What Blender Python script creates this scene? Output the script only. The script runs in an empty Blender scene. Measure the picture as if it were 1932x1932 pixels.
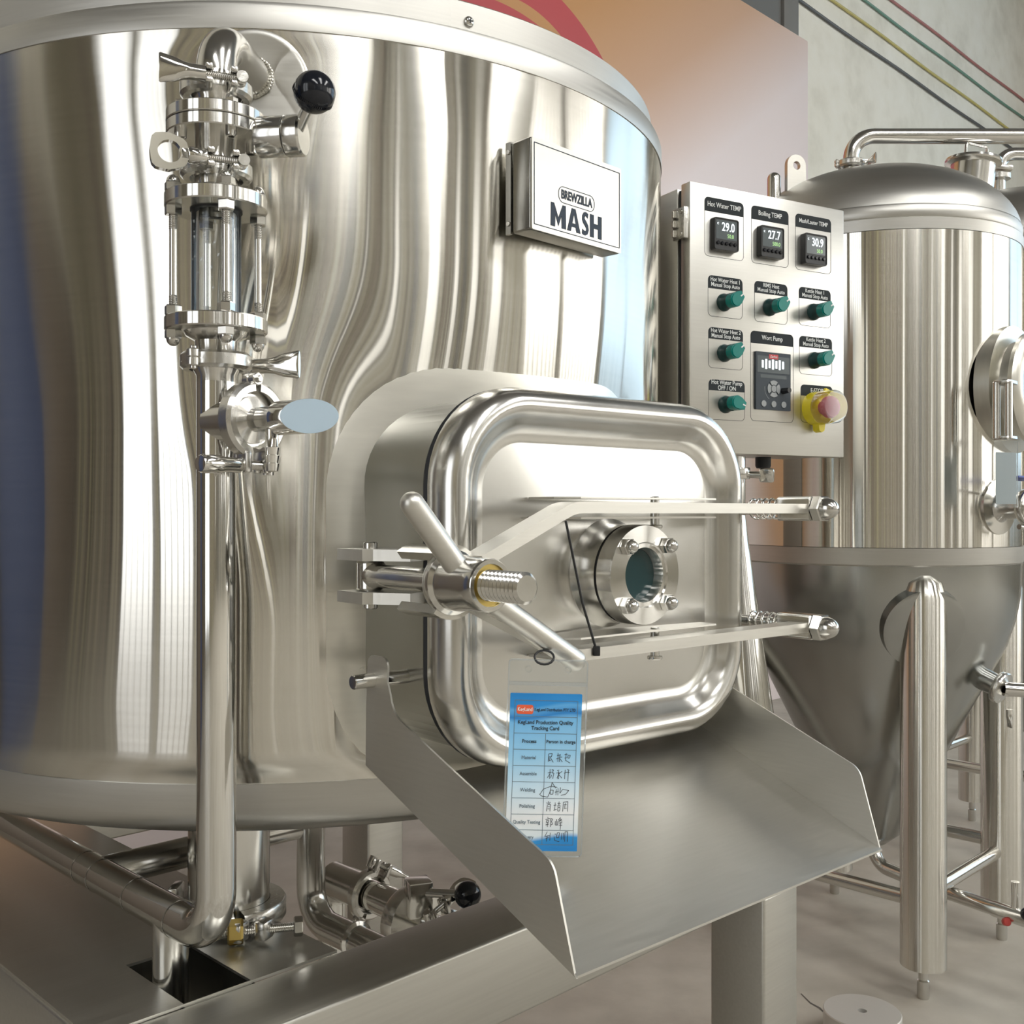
import bpy, bmesh, math, random
from mathutils import Vector, Matrix, Quaternion

random.seed(7)
S = bpy.context.scene
COL = S.collection
PI = math.pi
R_ = math.radians

# ------------------------------------------------------------------ camera
CAMZ = 1.10
cam_d = bpy.data.cameras.new('camera')
cam_d.sensor_width = 36.0
cam_d.lens = 36.0 * 2000.0 / 1932.0
cam_d.clip_start = 0.05
cam_d.clip_end = 100
cam = bpy.data.objects.new('camera', cam_d)
COL.objects.link(cam)
cam.location = (0, 0, CAMZ)
cam.rotation_euler = (R_(90), 0, 0)
S.camera = cam

# ------------------------------------------------------------------ world, exposure
w = bpy.data.worlds.new('world')
S.world = w
w.use_nodes = True
bg = w.node_tree.nodes['Background']
bg.inputs[0].default_value = (0.80, 0.89, 1.0, 1)
bg.inputs[1].default_value = 1.6
S.view_settings.view_transform = 'Standard'
S.view_settings.look = 'None'
S.view_settings.exposure = 0.85
S.view_settings.gamma = 1.0
S.view_settings.use_curve_mapping = False
S.cycles.use_denoising = True
S.cycles.max_bounces = 8
S.cycles.glossy_bounces = 5
S.cycles.transmission_bounces = 8
S.cycles.diffuse_bounces = 3
S.cycles.caustics_reflective = True
S.cycles.sample_clamp_indirect = 6.0

DAY = 2.5          # brightness of the daylight in the window panes
ROOF_FILL = 6.5         # brightness of the glowing roof strips added as fill light

# ------------------------------------------------------------------ materials
def newmat(name):
    m = bpy.data.materials.new(name)
    m.use_nodes = True
    nt = m.node_tree
    return m, nt, nt.nodes['Principled BSDF']

def plain(name, col, rough=0.5, metal=0.0, **kw):
    m, nt, b = newmat(name)
    b.inputs['Base Color'].default_value = (*col, 1)
    b.inputs['Roughness'].default_value = rough
    b.inputs['Metallic'].default_value = metal
    for k, v in kw.items():
        b.inputs[k].default_value = v
    return m

def emit(name, col, s):
    m, nt, b = newmat(name)
    b.inputs['Base Color'].default_value = (*[c * 0.4 for c in col], 1)
    b.inputs['Emission Color'].default_value = (*col, 1)
    b.inputs['Emission Strength'].default_value = s
    return m

def metal(name, col=(0.66, 0.65, 0.62), rough=0.2, aniso=0.0, tangent=None, grain=(1, 1, 1), gscale=60,
          rvar=0.08, bump=0.0, cvar=0.06, blot=0.0, rot=0.0):
    m, nt, b = newmat(name)
    N, L = nt.nodes, nt.links
    tc = N.new('ShaderNodeTexCoord')
    mp = N.new('ShaderNodeMapping')
    mp.inputs['Scale'].default_value = grain
    L.new(tc.outputs['Object'], mp.inputs[0])
    nz = N.new('ShaderNodeTexNoise')
    nz.inputs['Scale'].default_value = gscale
    nz.inputs['Detail'].default_value = 4
    L.new(mp.outputs[0], nz.inputs['Vector'])
    nb = N.new('ShaderNodeTexNoise')
    nb.inputs['Scale'].default_value = 5
    nb.inputs['Detail'].default_value = 3
    L.new(tc.outputs['Object'], nb.inputs['Vector'])
    mr = N.new('ShaderNodeMapRange')
    mr.inputs[3].default_value = max(0.02, rough - rvar)
    mr.inputs[4].default_value = rough + rvar
    L.new(nz.outputs[0], mr.inputs[0])
    ad = N.new('ShaderNodeMath'); ad.operation = 'MULTIPLY_ADD'
    L.new(nb.outputs[0], ad.inputs[0]); ad.inputs[1].default_value = blot; L.new(mr.outputs[0], ad.inputs[2])
    L.new(ad.outputs[0], b.inputs['Roughness'])
    mx = N.new('ShaderNodeMix'); mx.data_type = 'RGBA'
    mx.inputs[6].default_value = (*[c * (1 - cvar) for c in col], 1)
    mx.inputs[7].default_value = (*[min(1, c * (1 + cvar)) for c in col], 1)
    L.new(nz.outputs[0], mx.inputs[0])
    L.new(mx.outputs[2], b.inputs['Base Color'])
    b.inputs['Metallic'].default_value = 1
    if aniso:
        b.inputs['Anisotropic'].default_value = aniso
        b.inputs['Anisotropic Rotation'].default_value = rot
        tg = N.new('ShaderNodeTangent')
        tg.direction_type = 'RADIAL'
        tg.axis = tangent or 'Z'
        L.new(tg.outputs[0], b.inputs['Tangent'])
    if bump:
        bp = N.new('ShaderNodeBump')
        bp.inputs['Strength'].default_value = bump
        bp.inputs['Distance'].default_value = 0.001
        L.new(nz.outputs[0], bp.inputs['Height'])
        L.new(bp.outputs[0], b.inputs['Normal'])
    return m

def brushed(name, col, rough, aniso, gscale=6, cvar=0.05, rvar=0.03, bump=0.0):
    """sheet with circumferential grain round its own Z axis: reflections smear along the axis"""
    m = bpy.data.materials.new(name); m.use_nodes = True
    nt = m.node_tree; nt.nodes.clear(); N, L = nt.nodes, nt.links
    o = N.new('ShaderNodeOutputMaterial')
    g = N.new('ShaderNodeBsdfAnisotropic'); g.distribution = 'GGX'
    g.inputs['Anisotropy'].default_value = aniso
    tg = N.new('ShaderNodeTangent'); tg.direction_type = 'RADIAL'; tg.axis = 'Z'
    L.new(tg.outputs[0], g.inputs['Tangent'])
    tc = N.new('ShaderNodeTexCoord'); mp = N.new('ShaderNodeMapping'); mp.inputs['Scale'].default_value = (1, 1, 40)
    L.new(tc.outputs['Object'], mp.inputs[0])
    nz = N.new('ShaderNodeTexNoise'); nz.inputs['Scale'].default_value = gscale; nz.inputs['Detail'].default_value = 4
    L.new(mp.outputs[0], nz.inputs['Vector'])
    mx = N.new('ShaderNodeMix'); mx.data_type = 'RGBA'
    mx.inputs[6].default_value = (*[c * (1 - cvar) for c in col], 1); mx.inputs[7].default_value = (*[min(1, c * (1 + cvar)) for c in col], 1)
    L.new(nz.outputs[0], mx.inputs[0]); L.new(mx.outputs[2], g.inputs['Color'])
    mr = N.new('ShaderNodeMapRange'); mr.inputs[3].default_value = rough - rvar; mr.inputs[4].default_value = rough + rvar
    L.new(nz.outputs[0], mr.inputs[0]); L.new(mr.outputs[0], g.inputs['Roughness'])
    L.new(g.outputs[0], o.inputs[0])
    return m

M = {}
M['shell'] = brushed('polished_shell_steel', (0.70, 0.68, 0.63), 0.105, 0.86, rvar=0.01)
M['band'] = metal('satin_band_steel', (0.54, 0.53, 0.50), 0.36, 0.5, 'Z', (1, 1, 30), 12, 0.08, 0.05, 0.08, 0.06)
M['halo'] = metal('ground_weld_steel', (0.70, 0.685, 0.63), 0.25, 0, None, (1, 1, 6), 20, 0.03, 0.0, 0.08, 0.1)
M['mirror'] = metal('mirror_tube_steel', (0.75, 0.74, 0.71), 0.10, 0, None, (1, 1, 1), 20, 0.03, 0, 0.03)
M['tube'] = metal('pipe_steel', (0.66, 0.65, 0.62), 0.17, 0, None, (1, 1, 1), 24, 0.05, 0, 0.05)
M['turned'] = brushed('turned_steel', (0.74, 0.73, 0.70), 0.14, 0.8, 20, rvar=0.02)
M['cast'] = metal('cast_clamp_steel', (0.66, 0.65, 0.62), 0.24, 0, None, (1, 1, 1), 160, 0.08, 0.25, 0.06)
M['nut'] = metal('nut_steel', (0.62, 0.61, 0.58), 0.18, 0, None, (1, 1, 1), 60, 0.06, 0, 0.05)
M['satin'] = metal('satin_sheet_steel', (0.68, 0.665, 0.62), 0.36, 0, None, (1, 14, 1), 24, 0.08, 0.06, 0.07, 0.08)
M['beam'] = metal('brushed_beam_steel', (0.56, 0.55, 0.51), 0.34, 0, None, (1, 30, 30), 8, 0.09, 0.08, 0.1, 0.08)
M['door'] = metal('door_press_steel', (0.62, 0.61, 0.58), 0.20, 0, None, (1, 1, 3), 14, 0.05, 0.02, 0.05, 0.08)
M['bead'] = metal('door_bead_steel', (0.66, 0.65, 0.62), 0.22, 0, None, (1, 1, 1), 20, 0.05, 0, 0.05)
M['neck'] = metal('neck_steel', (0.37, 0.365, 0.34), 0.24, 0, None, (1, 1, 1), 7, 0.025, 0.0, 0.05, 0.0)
M['box'] = metal('control_box_steel', (0.64, 0.63, 0.595), 0.34, 0, None, (1, 1, 22), 14, 0.06, 0.03, 0.06, 0.04)
M['brass'] = plain('brass', (0.62, 0.47, 0.16), 0.3, 1)
M['rubber'] = plain('black_rubber', (0.012, 0.013, 0.016), 0.55)
M['ball'] = plain('black_bakelite', (0.008, 0.010, 0.016), 0.12)
M['black'] = plain('black_plastic', (0.015, 0.016, 0.018), 0.35)
M['teal'] = plain('teal_switch_plastic', (0.0, 0.20, 0.175), 0.22)
M['tealdark'] = plain('dark_teal_plastic', (0.004, 0.035, 0.036), 0.3)
M['label'] = plain('dark_label_print', (0.026, 0.032, 0.036), 0.55, **{'Specular IOR Level': 0.15})
M['labelline'] = plain('label_outline_print', (0.04, 0.045, 0.05), 0.6, **{'Specular IOR Level': 0.1})
M['print'] = plain('white_print', (0.8, 0.82, 0.82), 0.5)
M['engrave'] = plain('grey_blue_etched_print', (0.06, 0.075, 0.10), 0.6, **{'Specular IOR Level': 0.1})
M['lcd'] = plain('lcd_grey', (0.11, 0.13, 0.14), 0.12)
M['digit'] = emit('lit_lcd_digits', (0.85, 0.93, 0.97), 1.1)
M['digitg'] = emit('lit_lcd_green_digits', (0.35, 0.6, 0.25), 0.7)
M['keypad'] = plain('keypad_grey_blue', (0.05, 0.062, 0.075), 0.45, **{'Specular IOR Level': 0.25})
M['keys'] = plain('keypad_buttons', (0.30, 0.32, 0.33), 0.4)
M['red'] = plain('red_badge', (0.55, 0.05, 0.06), 0.4)
M['yellow'] = plain('yellow_plastic', (0.78, 0.65, 0.02), 0.3)
M['redbtn'] = plain('red_mushroom_plastic', (0.55, 0.10, 0.14), 0.35)
M['film'] = plain('pale_blue_protective_film', (0.52, 0.66, 0.78), 0.35)
M['blueh'] = plain('blue_vinyl_grip', (0.03, 0.06, 0.30), 0.35)
M['redcap'] = plain('red_cap_plastic', (0.5, 0.06, 0.05), 0.35)
M['ink'] = plain('ink', (0.03, 0.05, 0.07), 0.5)
M['pen'] = plain('pen_ink', (0.05, 0.06, 0.08), 0.5)
M['greyprint'] = plain('grey_print', (0.16, 0.22, 0.27), 0.5)
M['orange'] = plain('orange_badge', (0.85, 0.13, 0.05), 0.5)

def glassmat(name, col, rough, ior, alpha_mix=None):
    m, nt, b = newmat(name)
    b.inputs['Base Color'].default_value = (*col, 1)
    b.inputs['Roughness'].default_value = rough
    b.inputs['IOR'].default_value = ior
    b.inputs['Transmission Weight'].default_value = 1
    return m

def thinfilm(name, tint, refl, ior=1.45):
    m = bpy.data.materials.new(name); m.use_nodes = True
    nt = m.node_tree; nt.nodes.clear()
    o = nt.nodes.new('ShaderNodeOutputMaterial')
    tr = nt.nodes.new('ShaderNodeBsdfTransparent'); tr.inputs[0].default_value = (*tint, 1)
    gl = nt.nodes.new('ShaderNodeBsdfGlossy'); gl.inputs['Roughness'].default_value = 0.12
    gl.inputs[0].default_value = (0.9, 0.95, 1, 1)
    fr = nt.nodes.new('ShaderNodeFresnel'); fr.inputs[0].default_value = ior
    ma = nt.nodes.new('ShaderNodeMath'); ma.operation = 'MULTIPLY_ADD'
    ma.inputs[1].default_value = 1.0; ma.inputs[2].default_value = refl
    nt.links.new(fr.outputs[0], ma.inputs[0])
    mx = nt.nodes.new('ShaderNodeMixShader')
    nt.links.new(ma.outputs[0], mx.inputs[0])
    nt.links.new(tr.outputs[0], mx.inputs[1]); nt.links.new(gl.outputs[0], mx.inputs[2])
    nt.links.new(mx.outputs[0], o.inputs[0])
    return m

M['glass'] = thinfilm('clear_glass_tube', (0.985, 0.99, 0.985), 0.03, 1.22)
M['vinyl'] = thinfilm('clear_vinyl', (0.955, 0.965, 0.97), 0.085)
M['vrim'] = thinfilm('milky_vinyl_edge', (0.90, 0.92, 0.94), 0.30)
M['shroud'] = thinfilm('clear_shroud_plastic', (0.95, 0.93, 0.93), 0.07)
M['darkglass'] = plain('dark_sight_glass', (0.02, 0.05, 0.055), 0.06, 0, **{'Specular IOR Level': 0.6})

def concrete(name, c1, c2, c3, sc, rough, bump):
    m, nt, b = newmat(name)
    N, L = nt.nodes, nt.links
    tc = N.new('ShaderNodeTexCoord')
    n1 = N.new('ShaderNodeTexNoise'); n1.inputs['Scale'].default_value = sc; n1.inputs['Detail'].default_value = 8
    n1.inputs['Roughness'].default_value = 0.62
    n2 = N.new('ShaderNodeTexNoise'); n2.inputs['Scale'].default_value = sc * 4.3; n2.inputs['Detail'].default_value = 6
    L.new(tc.outputs['Object'], n1.inputs['Vector']); L.new(tc.outputs['Object'], n2.inputs['Vector'])
    cr = N.new('ShaderNodeValToRGB')
    cr.color_ramp.elements[0].position = 0.30; cr.color_ramp.elements[0].color = (*c1, 1)
    cr.color_ramp.elements[1].position = 0.70; cr.color_ramp.elements[1].color = (*c3, 1)
    e = cr.color_ramp.elements.new(0.5); e.color = (*c2, 1)
    ma = N.new('ShaderNodeMath'); ma.operation = 'MULTIPLY_ADD'
    L.new(n2.outputs[0], ma.inputs[0]); ma.inputs[1].default_value = 0.35
    s2 = N.new('ShaderNodeMath'); s2.operation = 'MULTIPLY'; s2.inputs[1].default_value = 0.65
    L.new(n1.outputs[0], s2.inputs[0]); L.new(s2.outputs[0], ma.inputs[2])
    L.new(ma.outputs[0], cr.inputs[0]); L.new(cr.outputs[0], b.inputs['Base Color'])
    b.inputs['Roughness'].default_value = rough
    bp = N.new('ShaderNodeBump'); bp.inputs['Strength'].default_value = bump; bp.inputs['Distance'].default_value = 0.01
    L.new(ma.outputs[0], bp.inputs['Height']); L.new(bp.outputs[0], b.inputs['Normal'])
    return m

M['floor'] = concrete('concrete_floor', (0.29, 0.26, 0.215), (0.42, 0.39, 0.335), (0.53, 0.50, 0.44), 1.7, 0.55, 0.15)
M['plaster'] = concrete('raw_plaster', (0.66, 0.63, 0.54), (0.82, 0.79, 0.70), (0.88, 0.86, 0.79), 1.5, 0.85, 0.3)
M['cream'] = concrete('cream_wall_sheet', (0.44, 0.42, 0.34), (0.52, 0.50, 0.42), (0.58, 0.56, 0.48), 0.8, 0.6, 0.05)
M['olive'] = concrete('olive_wall', (0.13, 0.125, 0.10), (0.17, 0.165, 0.13), (0.21, 0.20, 0.16), 0.8, 0.6, 0.05)
M['taupe'] = concrete('taupe_wall', (0.20, 0.18, 0.15), (0.25, 0.225, 0.19), (0.29, 0.265, 0.23), 0.8, 0.7, 0.05)
def cladding(name, cols, sc, rough=0.6):
    """upright sheets of uneven tone side by side (run along the wall)"""
    m, nt, b = newmat(name); N, L = nt.nodes, nt.links
    tc = N.new('ShaderNodeTexCoord'); mp = N.new('ShaderNodeMapping'); mp.inputs['Scale'].default_value = (1, 1, 0)
    L.new(tc.outputs['Object'], mp.inputs[0])
    nz = N.new('ShaderNodeTexNoise'); nz.inputs['Scale'].default_value = sc; nz.inputs['Detail'].default_value = 5; nz.inputs['Roughness'].default_value = 0.65
    L.new(mp.outputs[0], nz.inputs['Vector'])
    cr = N.new('ShaderNodeValToRGB'); cr.color_ramp.interpolation = 'CONSTANT'
    e = cr.color_ramp.elements
    n = len(cols)
    e[0].position = 0.0; e[0].color = (*cols[0], 1)
    e[1].position = 0.36; e[1].color = (*cols[1], 1)
    for i in range(2, n):
        k = e.new(0.36 + 0.28 * (i - 1) / (n - 1)); k.color = (*cols[i], 1)
    L.new(nz.outputs[0], cr.inputs[0]); L.new(cr.outputs[0], b.inputs['Base Color'])
    b.inputs['Roughness'].default_value = rough
    return m
M['cladl'] = cladding('cream_cladding', [(0.11, 0.10, 0.08), (0.36, 0.33, 0.26), (0.16, 0.14, 0.112), (0.52, 0.505, 0.45), (0.27, 0.25, 0.175), (0.58, 0.57, 0.53), (0.145, 0.128, 0.10)], 5.5)
M['cladd'] = cladding('taupe_cladding', [(0.07, 0.062, 0.05), (0.25, 0.205, 0.16), (0.10, 0.086, 0.066), (0.38, 0.345, 0.265), (0.145, 0.118, 0.094), (0.46, 0.43, 0.27), (0.09, 0.077, 0.06)], 3.4)
M['roof'] = plain('roof_sheet', (0.20, 0.195, 0.185), 0.6)
M['post'] = plain('grey_post_paint', (0.16, 0.16, 0.155), 0.5)
M['bluepanel'] = plain('blue_print', (0.065, 0.090, 0.19), 0.5)
M['brownsheet'] = plain('brown_print', (0.16, 0.13, 0.105), 0.5)
M['day'] = emit('daylit_pane', (1.0, 0.975, 0.92), DAY)
M['dayblue'] = emit('daylit_sky_pane', (0.62, 0.82, 1.0), DAY * 0.42)
M['frost'] = emit('frosted_pane', (1.0, 0.985, 0.94), 0.80)
M['daydoor'] = emit('daylit_white_curtain', (0.97, 0.985, 1.0), 1.35)
M['rooffill'] = emit('added_roof_glow', (1.0, 0.99, 0.96), ROOF_FILL)

# ------------------------------------------------------------------ mesh helpers
def mesh_of(bm, name, smooth=True, angle=40):
    me = bpy.data.meshes.new(name)
    bmesh.ops.recalc_face_normals(bm, faces=bm.faces[:])
    bm.to_mesh(me); bm.free()
    if smooth:
        me.polygons.foreach_set('use_smooth', [True] * len(me.polygons))
        me.set_sharp_from_angle(angle=R_(angle))
    return me

def obj(name, me, mat, parent=None, mtx=None, **props):
    o = bpy.data.objects.new(name, me)
    COL.objects.link(o)
    if me is not None and mat is not None and not len(me.materials):
        me.materials.append(M[mat] if isinstance(mat, str) else mat)
    if parent is not None:
        o.parent = parent
    if mtx is not None:
        o.matrix_local = mtx
    for k, v in props.items():
        o[k] = v
    return o

def thing(name, label, cat, loc=(0, 0, 0), rz=0.0, group=None):
    o = bpy.data.objects.new(name, None)
    COL.objects.link(o)
    o.empty_display_size = 0.05
    o.location = loc
    o.rotation_euler = (0, 0, R_(rz))
    o['label'] = label; o['category'] = cat
    if group: o['group'] = group
    return o

def T(x=0, y=0, z=0): return Matrix.Translation((x, y, z))
def RX(a): return Matrix.Rotation(R_(a), 4, 'X')
def RY(a): return Matrix.Rotation(R_(a), 4, 'Y')
def RZ(a): return Matrix.Rotation(R_(a), 4, 'Z')

def align(p, d):
    """matrix putting local Z along d at point p"""
    q = Vector((0, 0, 1)).rotation_difference(Vector(d).normalized())
    return Matrix.Translation(p) @ q.to_matrix().to_4x4()

def bm_box(bm, sx, sy, sz, mtx=None, bev=0.0, seg=2):
    r = bmesh.ops.create_cube(bm, size=1, matrix=Matrix.Diagonal((sx, sy, sz, 1)))
    vs = r['verts']
    if bev > 0:
        es = list({e for v in vs for e in v.link_edges})
        rb = bmesh.ops.bevel(bm, geom=es, offset=bev, segments=seg, affect='EDGES', profile=0.5)
        vs = list({v for f in rb['faces'] for v in f.verts} | {v for v in vs if v.is_valid})
    if mtx is not None:
        bmesh.ops.transform(bm, matrix=mtx, verts=vs)
    return vs

def bm_lathe(bm, prof, seg=48, mtx=None, a0=0.0, a1=360.0):
    full = abs(a1 - a0) > 359.9
    n = seg if full else seg + 1
    rings = []
    for r, z in prof:
        ring = []
        if r < 1e-6:
            v = bm.verts.new((0, 0, z)); ring = [v] * n
        else:
            for i in range(n):
                a = R_(a0 + (a1 - a0) * i / seg)
                ring.append(bm.verts.new((r * math.cos(a), r * math.sin(a), z)))
        rings.append(ring)
    fs = []
    for k in range(len(rings) - 1):
        A, B = rings[k], rings[k + 1]
        for i in range(seg):
            j = (i + 1) % n
            q = [A[i], A[j], B[j], B[i]]
            u = []
            for v in q:
                if v not in u: u.append(v)
            if len(u) >= 3:
                try: fs.append(bm.faces.new(u))
                except ValueError: pass
    vs = list({v for r in rings for v in r})
    if not full:
        # close both ends of a sector with a closed profile
        for idx in (0, n - 1):
            u = []
            for r in rings:
                if r[idx] not in u: u.append(r[idx])
            if len(u) >= 3:
                try: bm.faces.new(u)
                except ValueError: pass
    if mtx is not None:
        bmesh.ops.transform(bm, matrix=mtx, verts=vs)
    return vs

def lathe(prof, seg=48, mtx=None, name='lathe', angle=40, a0=0, a1=360):
    bm = bmesh.new(); bm_lathe(bm, prof, seg, mtx, a0, a1)
    return mesh_of(bm, name, True, angle)

def bm_cyl(bm, r, z0, z1, mtx=None, seg=32, c=0.0):
    if c > 0:
        prof = [(0, z0), (r - c, z0), (r, z0 + c), (r, z1 - c), (r - c, z1), (0, z1)]
    else:
        prof = [(0, z0), (r, z0), (r, z1), (0, z1)]
    return bm_lathe(bm, prof, seg, mtx)

def cyl(r, z0, z1, mtx=None, seg=32, c=0.0, name='cyl'):
    bm = bmesh.new(); bm_cyl(bm, r, z0, z1, mtx, seg, c)
    return mesh_of(bm, name)

def box(sx, sy, sz, mtx=None, bev=0.0, seg=2, name='box'):
    bm = bmesh.new(); bm_box(bm, sx, sy, sz, mtx, bev, seg)
    return mesh_of(bm, name, True, 30)

def fillet(pts, rad, n=10):
    pts = [Vector(p) for p in pts]
    out = [pts[0]]
    for i in range(1, len(pts) - 1):
        p0, p, p1 = pts[i - 1], pts[i], pts[i + 1]
        a = (p0 - p).normalized(); b = (p1 - p).normalized()
        ang = a.angle(b)
        if ang > PI - 0.01 or rad <= 0:
            out.append(p); continue
        t = min(rad / math.tan(ang / 2), (p0 - p).length * 0.999, (p1 - p).length * 0.999)
        r = t * math.tan(ang / 2)
        c = p + (a + b).normalized() * (r / math.sin(ang / 2))
        s, e = p + a * t, p + b * t
        u, v = s - c, e - c
        tot = u.angle(v)
        ax = u.cross(v).normalized()
        for k in range(n + 1):
            out.append(c + Quaternion(ax, tot * k / n) @ u)
    out.append(pts[-1])
    return out

def bm_tube(bm, pts, r, seg=24, cap=True):
    pts = [Vector(p) for p in pts]
    rs = r if isinstance(r, (list, tuple)) else [r] * len(pts)
    tang = []
    for i in range(len(pts)):
        a = pts[max(0, i - 1)]; b = pts[min(len(pts) - 1, i + 1)]
        tang.append((b - a).normalized())
    ref = Vector((0, 0, 1)) if abs(tang[0].z) < 0.9 else Vector((1, 0, 0))
    nrm = (ref - tang[0] * ref.dot(tang[0])).normalized()
    rings = []
    for i, p in enumerate(pts):
        if i:
            q = tang[i - 1].rotation_difference(tang[i])
            nrm = q @ nrm
            nrm = (nrm - tang[i] * nrm.dot(tang[i])).normalized()
        bn = tang[i].cross(nrm)
        rings.append([bm.verts.new(p + (nrm * math.cos(2 * PI * k / seg) + bn * math.sin(2 * PI * k / seg)) * rs[i]) for k in range(seg)])
    for A, B in zip(rings, rings[1:]):
        for k in range(seg):
            j = (k + 1) % seg
            bm.faces.new((A[k], A[j], B[j], B[k]))
    if cap:
        bm.faces.new(rings[0][::-1]); bm.faces.new(rings[-1])
    return [v for rg in rings for v in rg]

def tube(pts, r, seg=24, cap=True, name='tube', angle=50):
    bm = bmesh.new(); bm_tube(bm, pts, r, seg, cap)
    return mesh_of(bm, name, True, angle)

def bm_prism(bm, outline, h0, h1, mtx=None):
    """outline in XY extruded from z=h0 to z=h1"""
    lo = [bm.verts.new((x, y, h0)) for x, y in outline]
    hi = [bm.verts.new((x, y, h1)) for x, y in outline]
    bm.faces.new(lo[::-1]); bm.faces.new(hi)
    n = len(lo)
    for i in range(n):
        j = (i + 1) % n
        bm.faces.new((lo[i], lo[j], hi[j], hi[i]))
    vs = lo + hi
    if mtx is not None:
        bmesh.ops.transform(bm, matrix=mtx, verts=vs)
    return vs

def prism(outline, h0, h1, mtx=None, name='prism', angle=35):
    bm = bmesh.new(); bm_prism(bm, outline, h0, h1, mtx)
    return mesh_of(bm, name, True, angle)

def rrect(hw, hh, r, n=8, cx=0, cy=0):
    pts = []
    for qx, qy, a in ((1, 1, 0), (-1, 1, 90), (-1, -1, 180), (1, -1, 270)):
        for k in range(n + 1):
            t = R_(a + 90 * k / n)
            pts.append((cx + qx * (hw - r) + r * math.cos(t), cy + qy * (hh - r) + r * math.sin(t)))
    return pts

def bm_ring_prism(bm, outer, inner, h0, h1, mtx=None):
    n = len(outer)
    vs = []
    R = []
    for pts, h in ((outer, h0), (outer, h1), (inner, h1), (inner, h0)):
        ring = [bm.verts.new((x, y, h)) for x, y in pts]
        R.append(ring); vs += ring
    for a in range(4):
        A, B = R[a], R[(a + 1) % 4]
        for i in range(n):
            j = (i + 1) % n
            bm.faces.new((A[i], A[j], B[j], B[i]))
    if mtx is not None:
        bmesh.ops.transform(bm, matrix=mtx, verts=vs)

def bm_hex(bm, af, z0, z1, mtx=None, ch=0.12):
    r = af / math.sqrt(3)
    h = z1 - z0
    bm_lathe(bm, [(0, z0), (r * 0.9, z0), (r, z0 + h * ch), (r, z1 - h * ch), (r * 0.9, z1), (0, z1)], 6, mtx)

def hexnut(af, h, mtx=None, name='nut'):
    bm = bmesh.new(); bm_hex(bm, af, 0, h, mtx)
    return mesh_of(bm, name, True, 25)

def acorn(af, h, dome, mtx=None, name='acorn'):
    bm = bmesh.new()
    bm_hex(bm, af, 0, h, mtx)
    r = af * 0.46
    prof = [(r, h * 0.98)] + [(r * math.cos(R_(a)), h + dome * math.sin(R_(a))) for a in range(0, 91, 15)]
    prof[-1] = (0, h + dome)
    bm_lathe(bm, prof, 20, mtx)
    return mesh_of(bm, name, True, 28)

def thread_prof(r, z0, z1, pitch, depth):
    prof = [(0, z0)]
    n = max(1, int((z1 - z0) / pitch))
    p = (z1 - z0) / n
    for i in range(n):
        z = z0 + i * p
        prof += [(r - depth, z), (r, z + p * 0.45), (r, z + p * 0.55)]
    prof += [(r - depth, z1), (0, z1)]
    return prof

def threaded(r, z0, z1, pitch=0.0015, depth=0.0008, mtx=None, seg=20, name='thread'):
    bm = bmesh.new(); bm_lathe(bm, thread_prof(r, z0, z1, pitch, depth), seg, mtx)
    return mesh_of(bm, name, True, 25)

def coil(r, wire, turns, length, mtx=None, name='spring'):
    pts = []
    n = int(turns * 14)
    for i in range(n + 1):
        a = 2 * PI * turns * i / n
        pts.append(Vector((r * math.cos(a), r * math.sin(a), length * i / n)))
    bm = bmesh.new(); vs = bm_tube(bm, pts, wire, 6)
    if mtx is not None: bmesh.ops.transform(bm, matrix=mtx, verts=vs)
    return mesh_of(bm, name, True, 60)

_deps = None
def text_mesh(s, size, align_x='CENTER', offset=0.0, ext=0.0002, sx=1.0, line=1.0, shear=0.0):
    cu = bpy.data.curves.new('txt', 'FONT')
    cu.body = s; cu.size = size; cu.align_x = align_x; cu.align_y = 'CENTER'
    cu.offset = offset; cu.extrude = ext; cu.space_line = line; cu.resolution_u = 3; cu.shear = shear
    o = bpy.data.objects.new('txt', cu); COL.objects.link(o)
    dg = bpy.context.evaluated_depsgraph_get()
    me = bpy.data.meshes.new_from_object(o.evaluated_get(dg))
    bpy.data.objects.remove(o); bpy.data.curves.remove(cu)
    me.materials.clear()
    if sx != 1.0: me.transform(Matrix.Diagonal((sx, 1, 1, 1)))
    return me

def copy_tree(o, parent=None):
    c = o.copy(); COL.objects.link(c)
    if parent is not None: c.parent = parent
    for ch in o.children: copy_tree(ch, c)
    return c

# grid directions of the hall (walls and frame stand at 45 degrees to the view)
def dn(d, n):
    """hall grid coordinates to world x, y"""
    return ((d + n) * 0.70710678, (d - n) * 0.70710678)

# ------------------------------------------------------------------ the setting
def struct(name, me, mat, label=None, **kw):
    o = obj(name, me, mat, **kw)
    o['kind'] = 'structure'
    if label: o['label'] = label
    return o

G45 = RZ(45)      # local x = d, local y = -n
D0, D1 = -5.5, 10.2          # hall ends along d
N0, N1 = -3.45, 9.0         # hall ends along n
HC = 6.2
fl = struct('floor', box(D1 - D0 + 2, N1 - N0 + 2, 0.1, G45 @ T((D0 + D1) / 2, -(N0 + N1) / 2, -0.05)), 'floor', 'worn grey-brown concrete floor of the hall')
struct('ceiling', box(D1 - D0 + 2, N1 - N0 + 2, 0.1, G45 @ T((D0 + D1) / 2, -(N0 + N1) / 2, HC + 0.05)), 'roof', 'grey sheet metal roof of the hall')

# back wall (plaster): only right of the pillar it is raw plaster
struct('wall_back', box(D1 - D0, 0.2, HC, G45 @ T((D0 + D1) / 2, -(N0 - 0.1), HC / 2)), 'plaster', 'raw mottled plaster wall behind the fermenters')

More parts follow.
